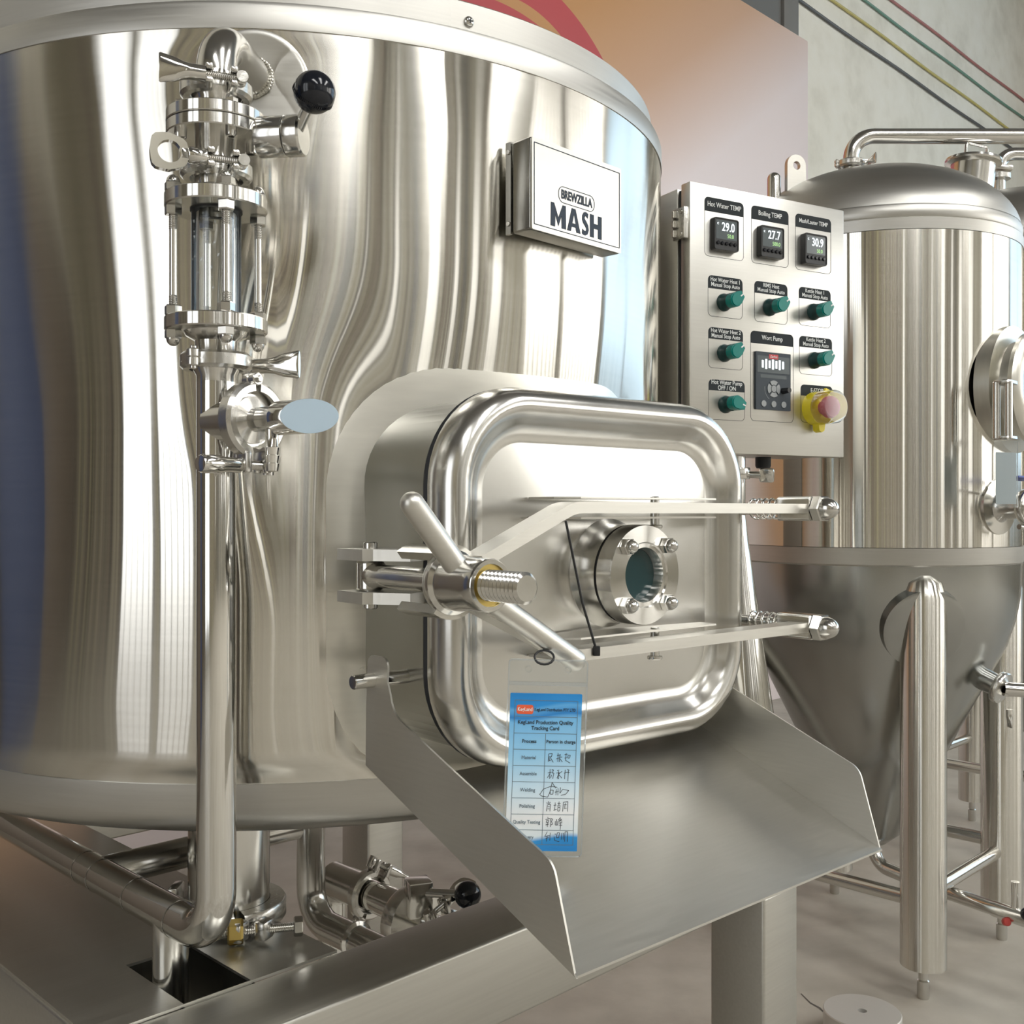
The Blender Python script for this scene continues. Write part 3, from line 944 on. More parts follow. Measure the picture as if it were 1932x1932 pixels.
# ------------------------------------------------------------------ riser pipe with tee, bottom bend and run along the frame
rp = thing('riser_pipe', 'polished vertical riser pipe bending into a run along the frame', 'pipe', (PX, PY, 0))
q7 = 0.70710678
zr = -0.420
obj('ferrule_neck', lathe([(0.019, ZC3 - 0.030), (0.019, ZC3 - 0.014), (0.0252, ZC3 - 0.003), (0.0252, ZC3 - 0.0002), (0, ZC3 - 0.0002)], 40), 'turned', rp)
pth = fillet([(0, 0, ZC3 - 0.02), (0, 0, CAMZ + zr), (-q7 * 0.66, q7 * 0.66, CAMZ + zr)], 0.050, 14)
obj('pipe', tube(pth, 0.0191, 36), 'mirror', rp)
# weld rings along the run
for t_ in (0.075, 0.17, 0.26, 0.30):
    obj('weld_ring', lathe([(0.0193, -0.001), (0.0197, 0), (0.0193, 0.001)], 32), 'nut', rp, align((-q7 * t_, q7 * t_, CAMZ + zr), (-q7, q7, 0)))
# drop leg through the plate
obj('drop_leg', tube([(-q7 * 0.094, q7 * 0.094, CAMZ + zr), (-q7 * 0.094, q7 * 0.094, CAMZ + zr - 0.22)], 0.0185, 28), 'tube', rp)
# cross branch toward the back
b0 = Vector((-q7 * 0.27, q7 * 0.27, CAMZ + zr))
obj('cross_branch', tube([b0, b0 + Vector((q7 * 0.27, q7 * 0.27, 0))], 0.0185, 28), 'tube', rp)
# tee
bd = Vector((math.sin(R_(55)), -math.cos(R_(55)), 0))
zt_ = CAMZ + 0.0875
obj('tee_branch', lathe([(0.0, 0.0), (0.0205, 0.0), (0.0210, 0.030), (0.0225, 0.043), (0.0252, 0.049), (0.0252, 0.0518), (0, 0.0518)], 36), 'tube', rp, align((0, 0, zt_), bd))
# sample valve on the tee
tee = Vector((PX, PY, zt_))
sv = thing('sample_valve', 'sampling valve with pale blue oval end cap and hose barb on the riser tee', 'valve', tuple(tee))
mv = align((0, 0, 0), bd)
obj('valve_body', lathe([(0, 0.0520), (0.0228, 0.0520), (0.0228, 0.0540), (0.0115, 0.0570), (0.0110, 0.066), (0.0118, 0.067), (0.0118, 0.090), (0, 0.090)], 36), 'turned', sv, mv)
# handle: thick rod cut on a slant, film on the cut face
def slant_rod(r, z0, zc, slope, mtx, seg=40):
    bm = bmesh.new()
    lo = [bm.verts.new((r * math.cos(2 * PI * k / seg), r * math.sin(2 * PI * k / seg), z0)) for k in range(seg)]
    hi = [bm.verts.new((r * math.cos(2 * PI * k / seg), r * math.sin(2 * PI * k / seg), zc + slope * r * math.cos(2 * PI * k / seg))) for k in range(seg)]
    for k in range(seg):
        j = (k + 1) % seg
        bm.faces.new((lo[k], lo[j], hi[j], hi[k]))
    bm.faces.new(lo[::-1]); f = bm.faces.new(hi)
    bmesh.ops.transform(bm, matrix=mtx, verts=bm.verts[:])
    return mesh_of(bm, 'slant', True, 40)
hdir = Vector((-bd.y, bd.x, 0))
def frame_m(p, X, Y, Z):
    m = Matrix.Identity(4)
    for i, c in enumerate((X, Y, Z)):
        for j in range(3): m[j][i] = c[j]
    for j in range(3): m[j][3] = p[j]
    return m
VF = frame_m((0, 0, 0), hdir, Vector((0, 0, 1)), bd)
obj('handle', slant_rod(0.0160, 0.0895, 0.128, 1.35, Matrix.Identity(4)), 'mirror', sv, VF)
bm = bmesh.new()
bm_prism(bm, [(0.0158 * math.cos(2 * PI * k / 40), 0.0158 * math.sin(2 * PI * k / 40)) for k in range(40)], 0, 0.0006)
for v in bm.verts: v.co.z += 0.1282 + 1.35 * v.co.x
obj('end_film', mesh_of(bm, 'film'), 'film', sv, VF)
obj('hose_barb', lathe([(0, 0.005), (0.0062, 0.005), (0.0062, 0.026), (0.0070, 0.027), (0.0058, 0.034), (0.0070, 0.0345), (0.0058, 0.0415), (0.0070, 0.042), (0.0058, 0.049), (0.0040, 0.050), (0, 0.050)], 24), 'mirror', sv, T(*(bd * 0.079)) @ RX(180))
tri_clamp('clamp ring around the sampling valve with its bolt at the bottom', tuple(tee + bd * 0.0519), VF, 'rod', scale=1.06)

# ------------------------------------------------------------------ manway hatch
hat = thing('manway_hatch', 'rounded rectangular stainless hatch door bulging from the tank front', 'hatch',
            (CX + 0.0075 * HX, CY + 0.0075 * HY, 0), 40)
HM = T(0, 0, HZ) @ RX(90)          # outline x, z ; extrusion = distance from tank axis
def loft(rings_spec, name, close_last=False, close_first=False, angle=50, n=12):
    bm = bmesh.new(); rings = []
    for (hw, hh, rc, s) in rings_spec:
        rings.append([bm.verts.new((x, y, s)) for x, y in rrect(hw, hh, rc, n)])
    for A, B in zip(rings, rings[1:]):
        m = len(A)
        for i in range(m):
            j = (i + 1) % m
            bm.faces.new((A[i], A[j], B[j], B[i]))
    if close_last: bm.faces.new(rings[-1])
    if close_first: bm.faces.new(rings[0][::-1])
    return mesh_of(bm, name, True, angle)
W, H_, RC = 0.234, 0.200, 0.105
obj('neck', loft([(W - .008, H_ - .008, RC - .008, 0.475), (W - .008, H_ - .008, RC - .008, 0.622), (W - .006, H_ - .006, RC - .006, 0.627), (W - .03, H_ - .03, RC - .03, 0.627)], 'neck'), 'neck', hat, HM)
obj('gasket', loft([(W - .03, H_ - .03, RC - .03, 0.6272), (W - .003, H_ - .003, RC - .003, 0.6272), (W - .0005, H_ - .0005, RC - .0005, 0.632), (W - .003, H_ - .003, RC - .003, 0.6365), (W - .03, H_ - .03, RC - .03, 0.6365)], 'gasket'), 'rubber', hat, HM)
prof = [(0.03, .637), (.001, .637), (0, .639), (0, .652), (.003, .664), (.009, .673), (.017, .677), (.025, .6755), (.033, .669), (.039, .662), (.045, .657), (.052, .6545), (.058, .654)]
dr = obj('door', loft([(W - i, H_ - i, RC - i * 0.9, s) for i, s in prof], 'door_rim'), 'bead', hat, HM)
spec = []
for k in range(0, 15):
    f = 1 - k / 15.0
    spec.append(((W - .058) * f, (H_ - .058) * f, max(0.002, (RC - .052) * f), .654 + 0.010 * (1 - f ** 1.6)))
obj('door_panel', loft(spec, 'door_panel', close_last=True), 'door', hat, HM)

# yoke arms
def bar_profile(pts, th):
    L, Rr = [], []
    P = [Vector(p) for p in pts]
    for i in range(len(P)):
        a = P[max(0, i - 1)]; b = P[min(len(P) - 1, i + 1)]
        t = (b - a).normalized(); nn = Vector((-t.y, t.x))
        L.append(P[i] + nn * th / 2); Rr.append(P[i] - nn * th / 2)
    return [(p.x, p.y) for p in L] + [(p.x, p.y) for p in reversed(Rr)]
for sgn in (1, -1):
    raw = fillet([(-0.250, sgn * 0.020 + 0.003, 0), (-0.135, sgn * 0.0730, 0), (0.287, sgn * 0.0725, 0)], 0.05, 8)
    ol = bar_profile([(p.x, p.y) for p in raw], 0.0115)
    arm = obj('yoke_arm', prism(ol, 0.722, 0.750, None, 'arm'), 'satin', hat, HM)
    # guide plates welded to the door on both sides of the arm
    for q in (1, -1):
        pl_ = [(-0.118, 0.660), (0.122, 0.692), (0.122, 0.716), (-0.095, 0.716), (-0.118, 0.700)]
        bm = bmesh.new(); bm_prism(bm, [(x, -s) for x, s in pl_], -0.001, 0.001)
        obj('guide_plate', mesh_of(bm, 'gp', True, 30), 'satin', hat, T(0, 0, HZ + sgn * 0.0728 + q * 0.0105))
    obj('pivot_pin', cyl(0.0050, -0.019, 0.013, None, 18, 0.0008), 'nut', hat, T(0.028, -0.706, HZ + sgn * 0.0728))
    obj('pin_head', cyl(0.0085, -0.002, 0.002, None, 18, 0.0008), 'nut', hat, T(0.028, -0.706, HZ + sgn * 0.0728 - 0.0205))
    # hinge bolt with spring and acorn nut on the right
    hb = T(0.269, 0, HZ + sgn * 0.0725) @ RX(90)
    obj('hinge_bolt', cyl(0.0075, 0.56, 0.755, None, 20), 'tube', hat, hb)
    obj('spring', coil(0.0125, 0.0017, 4.5, 0.045, T(0, 0, 0.655)), 'mirror', hat, hb)
    obj('arm_sleeve', prism(rrect(0.0145, 0.0150, 0.004, 4), 0.705, 0.751), 'mirror', hat, hb)
    obj('acorn_nut', acorn(0.030, 0.013, 0.0175, T(0, 0, 0.7515)), 'nut', hat, hb)
    obj('hinge_lug', box(0.06, 0.05, 0.014, T(0.250, -0.585, HZ + sgn * 0.0725), 0.002), 'neck', hat)

# swing bolt with hand nut at the left
bx_, bz_ = -0.269, 0.004
SB = T(bx_, 0, HZ + bz_) @ RX(90)
for q in (1, -1):
    ear = [(-0.022, -0.560), (0.045, -0.575), (0.045, -0.632), (0.010, -0.645), (-0.012, -0.612), (-0.022, -0.608)]
    bm = bmesh.new(); bm_prism(bm, ear, -0.0058, 0.0058)
    obj('bracket_ear', mesh_of(bm, 'ear', True, 30), 'satin', hat, T(bx_, 0, HZ + bz_ + q * 0.0215))
obj('swing_pin', cyl(0.0075, -0.034, 0.034, None, 20, 0.001), 'nut', hat, T(bx_, -0.588, HZ + bz_))
obj('swing_eye', cyl(0.0145, -0.0148, 0.0148, None, 32, 0.002), 'tube', hat, T(bx_, -0.588, HZ + bz_))
obj('swing_shaft', lathe([(0, .590), (0.0135, .590), (0.0140, .604), (0.0115, .608), (0.0115, .745), (0, .745)], 28), 'tube', hat, SB)
obj('swing_thread', threaded(0.0140, 0.742, 0.832, 0.0052, 0.0028, None, 32), 'nut', hat, SB)
bm = bmesh.new()
bm_lathe(bm, [(0.0255, 0.668), (0.0345, 0.668), (0.0345, 0.728), (0.0255, 0.728), (0.0255, 0.668)], 44, None, -128, 128)
obj('yoke_socket', mesh_of(bm, 'socket', True, 35), 'tube', hat, SB)
hn = obj('hand_nut', lathe([(0.0145, 0.722), (0.0300, 0.722), (0.0305, 0.724), (0.0300, 0.730), (0.0262, 0.733), (0.0258, 0.742), (0.0240, 0.752), (0.0240, 0.770), (0.0240, 0.782), (0.0228, 0.784), (0.0190, 0.784), (0.0190, 0.780), (0.0145, 0.780)], 48), 'tube', hat, SB)
obj('brass_bush', lathe([(0.0140, 0.779), (0.0188, 0.779), (0.0188, 0.7815), (0.0140, 0.7815)], 40), 'brass', hn)
def rodround(a, b, r, name):
    a, b = Vector(a), Vector(b); d = (b - a).normalized(); L = (b - a).length
    pr_ = [(0, 0), (r, 0), (r, L - r)] + [(r * math.cos(R_(k)), L - r + r * math.sin(R_(k))) for k in range(15, 90, 15)] + [(0, L)]
    return lathe(pr_, 28, align(a, d), name)
obj('handle_bar', rodround((0, 0, 0.752), (-0.064, 0.080, 0.745), 0.0108, 'hb'), 'satin', hn)
obj('handle_bar', rodround((0, 0, 0.752), (0.122, -0.083, 0.772), 0.0108, 'hb'), 'satin', hn)

# round sight glass in the door
rs = obj('sight_port', lathe([(0.062, .655), (0.061, .662), (0.0560, .668), (0.0545, .690), (0.0545, .693), (0.03, .693)], 72, None, angle=45), 'tube', hat, HM)
obj('port_gasket', lathe([(0.03, .6932), (0.0530, .6932), (0.0530, .6960), (0.03, .6960)], 64), 'rubber', rs)
obj('port_flange', lathe([(0.0285, .6962), (0.0540, .6962), (0.0548, .697), (0.0548, .716), (0.0540, .718), (0.0360, .718), (0.0345, .7165), (0.0300, .7165), (0.0285, .712), (0.0285, .6962)], 80, angle=30), 'turned', rs)
obj('port_glass', lathe([(0.0, .704), (0.0284, .704), (0.0284, .698), (0, .698)], 48), 'darkglass', rs)
for k in range(4):
    a = R_(45 + 90 * k)
    obj('port_nut', acorn(0.0165, 0.0085, 0.0085, T(0.0445 * math.cos(a), 0.0445 * math.sin(a), 0.718)), 'nut', rs)
# support pin for the chute
obj('chute_pin', cyl(0.0075, 0, 0.066, None, 22, 0.001), 'mirror', hat, T(-0.224, -0.588, HZ - 0.103) @ RY(-90))
obj('chute_pin', cyl(0.0075, 0, 0.05, None, 22, 0.001), 'mirror', hat, T(0.224, -0.588, HZ - 0.103) @ RY(90))

# ------------------------------------------------------------------ spent grain chute
ch = thing('grain_chute', 'open brushed steel chute tray hanging below the hatch', 'chute', (CX, CY, 0), 42)
XC, HW = -0.034, 0.244
SL = (0.379 - 0.258) / (0.865 - 0.560)
ang = math.degrees(math.atan(SL))
def tz(s): return CAMZ - 0.258 - SL * (s - 0.560)
bm = bmesh.new()
s0, s1 = 0.605, 0.870
vs = [(XC - HW, -s0, tz(s0)), (XC + HW, -s0, tz(s0)), (XC + HW, -s1, tz(s1)), (XC - HW, -s1, tz(s1))]
lo = [bm.verts.new(v) for v in vs]; hi = [bm.verts.new((x, y, z + 0.0022)) for x, y, z in vs]
bm.faces.new(lo); bm.faces.new(hi)
for i in range(4): bm.faces.new((lo[i], lo[(i + 1) % 4], hi[(i + 1) % 4], hi[i]))
obj('tray_floor', mesh_of(bm, 'tray', False), 'satin', ch)
def side_outline():
    core = fillet([Vector((0.8675, -0.379, 0)), Vector((0.842, -0.293, 0)), Vector((0.70, -0.2365, 0))], 0.022, 6)
    neckc = fillet([Vector((0.70, -0.2365, 0)), Vector((0.612, -0.2005, 0)), Vector((0.604, -0.150, 0))], 0.030, 6)
    hook = fillet([Vector((0.604, -0.17, 0)), Vector((0.606, -0.146, 0)), Vector((0.570, -0.146, 0)), Vector((0.569, -0.17, 0))], 0.010, 5)
    pts = [Vector((0.566, -0.2605, 0)), Vector((0.870, -0.381, 0))] + core[:-1] + neckc[:-1] + hook + [Vector((0.567, -0.20, 0))]
    out = []
    for p in pts:
        if not out or (out[-1] - p).length > 1e-4: out.append(p)
    return [(p.x, p.y) for p in out]
so = side_outline()
for sgn, nm in ((-1, 'side_plate'), (1, 'side_plate')):
    x = XC + sgn * HW
    bm = bmesh.new()
    bm_prism(bm, so, -0.0011, 0.0011)
    # outline (s, z) -> local (y=-s, z), thickness along x
    mt = Matrix(((0, 0, 1, x), (-1, 0, 0, 0), (0, 1, 0, CAMZ), (0, 0, 0, 1)))
    obj(nm, mesh_of(bm, nm, True, 30), 'satin', ch, mt)

# ------------------------------------------------------------------ name plate
sgx, sgy = 0.1024, 1.288
npl = thing('name_plate', 'boxed steel name plate reading MASH on the tank wall', 'sign', (sgx, sgy, CAMZ + 0.322), 46)
x0, x1, hz = -0.115, 0.049, 0.1065
cxs = (x0 + x1) / 2; ww = x1 - x0
obj('plate_box', box(ww, 0.030, hz, T(cxs, 0.0165, hz / 2), 0.003, 3), 'neck', npl)  # darker steel puts the dark reflection on the box sides into the colour
obj('side_flange', box(0.004, 0.008, hz, T(x0 + 0.001, 0.0365, hz / 2)), 'neck', npl)
obj('face_sheet', prism(rrect(ww / 2 - 0.0005, hz / 2 - 0.0005, 0.002, 3), 0, 0.0012, T(cxs, 0.0012, hz / 2) @ RX(90)), 'satin', npl)
FM = T(cxs, 0.0, hz / 2) @ RX(90)
bm = bmesh.new(); bm_ring_prism(bm, rrect(ww / 2 - 0.0036, hz / 2 - 0.0062, 0.0005, 2), rrect(ww / 2 - 0.0045, hz / 2 - 0.0071, 0.0004, 2), 0.0, 0.0004)
obj('border_line', mesh_of(bm, 'border', False), 'engrave', npl, FM)
# heavy display capitals, built as outlines in a 1 x 1 cell
GL = {
 'M': [[(0, 0), (0.02, 1), (0.22, 1), (0.5, 0.42), (0.78, 1), (0.98, 1), (1, 0), (0.72, 0), (0.70, 0.52), (0.5, 0.06), (0.30, 0.52), (0.28, 0)]],
 'A': [[(0, 0), (0.34, 1), (0.62, 1), (1, 0), (0.70, 0), (0.635, 0.20), (0.33, 0.20), (0.27, 0)]],
 'S': [[(0.04, 0.06), (0.20, 0.0), (0.50, -0.01), (0.80, 0.06), (0.97, 0.25), (0.90, 0.45), (0.66, 0.60), (0.42, 0.71), (0.42, 0.80), (0.56, 0.84), (0.84, 0.76), (0.90, 0.96), (0.60, 1.02), (0.30, 0.99), (0.08, 0.84), (0.06, 0.66), (0.20, 0.52), (0.46, 0.40), (0.64, 0.30), (0.60, 0.21), (0.42, 0.18), (0.10, 0.25)]],
 'H': [[(0, 0), (0, 1), (0.32, 1), (0.32, 0.62), (0.68, 0.62), (0.68, 1), (1, 1), (1, 0), (0.68, 0), (0.68, 0.40), (0.32, 0.40), (0.32, 0)]],
}
xs = -0.0500
for chx, wd in (('M', 0.0270), ('A', 0.0240), ('S', 0.0135), ('H', 0.0220)):
    bm = bmesh.new()
    for ol in GL[chx]:
        bm_prism(bm, [(xs + x * wd, -0.0430 + y * 0.0275) for x, y in ol], 0.0, 0.0004)
    if chx == 'A':
        pass
    obj('letter', mesh_of(bm, 'letter', False), 'engrave', npl, FM)
    if chx == 'A':
        bm = bmesh.new(); bm_prism(bm, [(xs + 0.375 * wd, -0.043 + 0.36 * 0.0275), (xs + 0.485 * wd, -0.043 + 0.70 * 0.0275), (xs + 0.59 * wd, -0.043 + 0.36 * 0.0275)], 0.0, 0.00055)
        obj('letter_counter', mesh_of(bm, 'counter', False), 'satin', npl, FM)
    xs += wd + 0.0022
bm = bmesh.new(); bm_ring_prism(bm, rrect(0.0330, 0.0098, 0.0088, 8, -0.0035, -0.0030), rrect(0.0322, 0.0090, 0.0080, 8, -0.0035, -0.0030), 0.0, 0.0003)
obj('logo_outline', mesh_of(bm, 'logo_outline', False), 'engrave', npl, FM)
tm = text_mesh('BREWZILLA', 0.0145, offset=0.00045, sx=0.74)
obj('logo_lettering', tm, 'engrave', npl, FM @ T(-0.0035, -0.0030, 0.0002))
for zz in (0.012, 0.095):
    obj('side_screw', cyl(0.0028, 0, 0.0022, None, 14, 0.0004), 'nut', npl, T(x0 - 0.0005, 0.036, zz) @ RY(-90))

# ------------------------------------------------------------------ control box on its post
BW, BH, BD = 0.354, 0.449, 0.15
cb = thing('control_box', 'stainless control box with three temperature displays and green switches', 'control panel', (0.2947, 1.754, CAMZ + 0.099), 29.3)
obj('cabinet', box(BW - 0.004, BD - 0.036, BH - 0.006, T(BW / 2, 0.036 + (BD - 0.036) / 2, BH / 2), 0.002), 'box', cb)
obj('door_gasket', box(BW - 0.012, 0.014, BH - 0.014, T(BW / 2, 0.030, BH / 2)), 'rubber', cb)
obj('door', box(BW, 0.024, BH, T(BW / 2, 0.0120, BH / 2), 0.0016), 'box', cb)
hg = obj('hinge', box(0.012, 0.030, 0.052, T(-0.004, 0.018, BH - 0.068), 0.001), 'cast', cb)
for zz in (-0.016, 0.0, 0.016):
    obj('hinge_knuckle', cyl(0.0055, -0.006, 0.006, None, 14, 0.0008), 'nut', hg, T(-0.011, 0.026, BH - 0.068 + zz))
for zz in (-0.019, 0.019):
    obj('hinge_screw', cyl(0.0042, 0, 0.002, T(-0.010, 0.012, BH - 0.068 + zz) @ RY(-90), 14, 0.0005), 'nut', hg)
def face(x, z, y=0.0): return T(x, y, z) @ RX(90)
def label_frame(x0, x1, z0, z1, zh, texts, size, sx=0.86, r=0.008):
    cx, cz = (x0 + x1) / 2, (z0 + z1) / 2
    hw, hh = (x1 - x0) / 2, (z1 - z0) / 2
    bm = bmesh.new(); bm_ring_prism(bm, rrect(hw, hh, r, 5), rrect(hw - 0.0007, hh - 0.0007, r - 0.0006, 5), 0, 0.0002)
    f = obj('label_frame', mesh_of(bm, 'lf', False), 'labelline', cb, face(cx, cz))
    top = []
    for (qx, a) in ((1, 0), (-1, 90)):
        for k in range(6):
            t = R_(a + 90 * k / 5)
            top.append((qx * (hw - r) + r * math.cos(t), hh - r + r * math.sin(t)))
    top += [(-hw, zh - cz), (hw, zh - cz)]
    obj('label_header', prism(top, 0, 0.0003), 'label', f)
    n = len(texts)
    zc = (z1 + zh) / 2 - cz
    for i, s in enumerate(texts):
        me = text_mesh(s, size, sx=sx, offset=0.00006)
        obj('label_text', me, 'print', f, T(0, zc + (n - 1) * size * 0.42 - i * size * 0.86 + size * 0.03, 0.0004))
    return f
cols = [(0.0302, 0.1156), (0.1328, 0.2185), (0.2349, 0.3215)]
for (a, b), tx, dg, d2 in zip(cols, ('Hot Water TEMP', 'Boiling TEMP', 'Mash/Lauter TEMP'), ('29.0', '27.7', '30.9'), ('50.0', '500.0', '50.0')):
    label_frame(a, b, 0.3290, 0.4280, 0.4045, [tx], 0.0118 if len(tx) < 15 else 0.0106)
    x = (a + b) / 2 - 0.004; z = 0.3665
    tcn = obj('temperature_controller', prism(rrect(0.0265, 0.0270, 0.004, 4), 0, 0.0105), 'black', cb, face(x, z))
    bm = bmesh.new(); bm_ring_prism(bm, rrect(0.0262, 0.0267, 0.004, 4), rrect(0.0247, 0.0252, 0.003, 4), 0.0105, 0.0115)
    obj('bezel', mesh_of(bm, 'bezel', True, 30), 'black', tcn)
    obj('screen', prism(rrect(0.0225, 0.0160, 0.001, 2), 0.0105, 0.0108, T(0, 0.0070, 0)), 'lcd', tcn)
    obj('digits', text_mesh(dg, 0.0205, offset=0.0001, sx=0.80), 'digit', tcn, T(0.0035, 0.0115, 0.0110))
    obj('set_digits', text_mesh(d2, 0.0095, sx=0.85), 'digitg', tcn, T(0.0085, -0.0030, 0.0110))
    obj('channel_mark', text_mesh('C', 0.0050), 'digit', tcn, T(-0.0185, 0.0165, 0.0110))
    for k in range(5):
        obj('button', lathe([(0, .0105), (0.0032, .0105), (0.0032, .0122), (0.0024, .0130), (0, .0130)], 14, T(-0.0184 + k * 0.0092, -0.0155, 0)), 'ball', tcn)
def selector(x, z, rot):
    k = obj('selector_switch', lathe([(0, 0), (0.0150, 0), (0.0150, 0.003), (0.0136, 0.006), (0.0128, 0.007), (0.0124, 0.020), (0, 0.020)], 36), 'tealdark', cb, face(x, z))
    # grip: teardrop pointing along +x before rotation
    ol = []
    for i in range(13):
        a = R_(90 + 180 * i / 12); ol.append((-0.002 + 0.0118 * math.cos(a), 0.0118 * math.sin(a)))
    ol += [(0.006, -0.0108), (0.0165, -0.0062), (0.0165, 0.0062), (0.006, 0.0108)]
    bm = bmesh.new(); bm_prism(bm, ol, 0.0, 0.0155)
    es = [e for e in bm.edges if all(v.co.z > 0.01 for v in e.verts)]
    bmesh.ops.bevel(bm, geom=es, offset=0.0018, segments=2, affect='EDGES')
    obj('grip', mesh_of(bm, 'grip', True, 35), 'teal', k, T(0, 0, 0.0202) @ RZ(rot))
    obj('pointer_mark', box(0.006, 0.0022, 0.0006, T(0.0115, 0, 0.0360)), 'print', k, RZ(rot))
sw = [(0.0377, 0.1132, 0.2290, 0.2978, 0.2760, ['Hot Water Heat 1', 'Manual Stop Auto'], 38),
      (0.1398, 0.2160, 0.2290, 0.2990, 0.2785, ['RIMS Heat', 'Manual Stop Auto'], 38),
      (0.2433, 0.3205, 0.2315, 0.2995, 0.2795, ['Kettle Heat 1', 'Manual Stop Auto'], 38),
      (0.0384, 0.1140, 0.1425, 0.2110, 0.1915, ['Hot Water Heat 2', 'Manual Stop Auto'], 38),
      (0.2441, 0.3240, 0.1452, 0.2128, 0.1935, ['Kettle Heat 2', 'Manual Stop Auto'], 38),
      (0.0390, 0.1180, 0.0560, 0.1235, 0.1052, ['Hot Water Pump', 'OFF / ON'], -18)]
for a, b, z0, z1, zh, tx, rot in sw:
    label_frame(a, b, z0, z1, zh, tx, 0.0098 if rot > 0 else 0.0108, 0.88)
    selector((a + b) / 2 - 0.004, (z0 + zh) / 2 + 0.002, rot)
label_frame(0.1311, 0.2300, 0.0576, 0.2125, 0.1915, ['Wort Pump'], 0.0115)
kp = obj('drive_keypad', prism(rrect(0.0400, 0.0498, 0.001, 2), 0, 0.004), 'keypad', cb, face(0.1800, 0.1275))
obj('keypad_window', prism(rrect(0.0370, 0.0145, 0.001, 2), 0.004, 0.0043, T(0, 0.0285, 0)), 'lcd', kp)
for k in range(7):
    obj('window_segment', prism(rrect(0.0022, 0.0065 + 0.002 * (k % 2), 0.0006, 2), 0.0043, 0.0045, T(-0.025 + k * 0.0078, 0.029, 0)), 'digit', kp)
obj('badge', prism(rrect(0.0105, 0.0040, 0.001, 2), 0.004, 0.0044, T(0, 0.0425, 0)), 'red', kp)
obj('badge_text', text_mesh('Danfoss', 0.0058, sx=0.85, shear=0.3), 'print', kp, T(0, 0.0425, 0.0046))
obj('menu_bar', prism(rrect(0.0300, 0.0030, 0.0005, 2), 0.004, 0.0042, T(0, 0.0080, 0)), 'lcd', kp)
for k in range(4):
    obj('arrow_key', lathe([(0.007, .004), (0.0145, .004), (0.0145, .0052), (0.007, .0052), (0.007, .004)], 10, None, a0=45 + 90 * k + 8, a1=45 + 90 * (k + 1) - 8), 'keys', kp, T(0, -0.013, 0))
obj('ok_key', lathe([(0, .004), (0.0058, .004), (0.0058, .0054), (0, .0054)], 20), 'keys', kp, T(0, -0.013, 0))
for k in range(3):
    obj('round_key', lathe([(0, .004), (0.0055, .004), (0.0055, .0054), (0, .0054)], 20), 'keys', kp, T(-0.023 + 0.023 * k, -0.0395, 0))
obj('dial', lathe([(0, .004), (0.0055, .004), (0.0045, .020), (0, .020)], 20), 'black', kp, T(0.022, -0.0155, 0))
obj('dial_arc', lathe([(0.0200, .004), (0.0206, .004), (0.0206, .0042), (0.0200, .0042), (0.0200, .004)], 12, None, a0=170, a1=240), 'keys', kp, T(0, -0.013, 0))
label_frame(0.2477, 0.3250, 0.0600, 0.1270, 0.1073, ['E-STOP'], 0.0110)
es_ = obj('emergency_stop', lathe([(0.010, 0), (0.0295, 0), (0.0295, 0.020), (0.0280, 0.021), (0.010, 0.021)], 44), 'yellow', cb, face(0.2800, 0.0850))
obj('hinge_tab', prism([(-0.009, -0.024), (0.009, -0.024), (0.006, -0.040), (0.0, -0.043), (-0.006, -0.040)], 0.004, 0.019), 'yellow', es_)
obj('latch_tab', prism([(0.004, 0.024), (0.022, 0.019), (0.024, 0.031), (0.010, 0.036)], 0.014, 0.019), 'yellow', es_)
obj('push_button', lathe([(0.0, 0.021), (0.0120, 0.021), (0.0120, 0.032), (0.0190, 0.033), (0.0195, 0.040), (0.0175, 0.0445), (0.010, 0.046), (0, 0.0465)], 40), 'redbtn', es_)
obj('clear_shroud', lathe([(0.0298, 0.0212), (0.0292, 0.050), (0.0275, 0.0525), (0.0, 0.0530)], 44), 'shroud', es_)
# cable glands below the box
obj('cable_gland', lathe([(0, -0.02), (0.012, -0.02), (0.014, -0.016), (0.014, 0)], 20), 'rubber', cb, T(0.215, 0.06, 0))
# post
dbx = Vector((math.cos(R_(29.3)), math.sin(R_(29.3)), 0)); dby = Vector((-dbx.y, dbx.x, 0))
ptop = Vector((0.2947, 1.754, 0)) + dbx * 0.143 + dby * 0.055
post = thing('box_post', 'polished steel post carrying the control box beside the hatch', 'post', (ptop.x, ptop.y, 0))
zb_ = CAMZ - 0.486
obj('post_tube', tube([(0, 0, CAMZ - 0.02), (0, 0, CAMZ + 0.0985)], 0.0195, 32), 'mirror', post)
obj('post_flare', tube([(0, 0, CAMZ - 0.006), (0.0, 0, CAMZ - 0.05), (0.005, -0.004, CAMZ - 0.20), (0.012, -0.006, CAMZ - 0.36), (0.014, -0.006, zb_ + 0.001)], [0.0196, 0.0245, 0.040, 0.056, 0.064], 40), 'mirror', post)
obj('post_collar', lathe([(0.0200, 0.058), (0.0265, 0.058), (0.0275, 0.060), (0.0275, 0.076), (0.0265, 0.078), (0.0200, 0.078)], 36), 'tube', post, T(0, 0, CAMZ))
bm = bmesh.new(); bm_cyl(bm, 0.006, 0.026, 0.046, None, 16)
for v in bm_box(bm, 0.026, 0.010, 0.026, T(0, 0, 0.056), 0.004): pass
obj('thumb_screw', mesh_of(bm, 'thumb', True, 35), 'mirror', post, align((0, 0, CAMZ + 0.067), (0.94, -0.34, -0.05)))

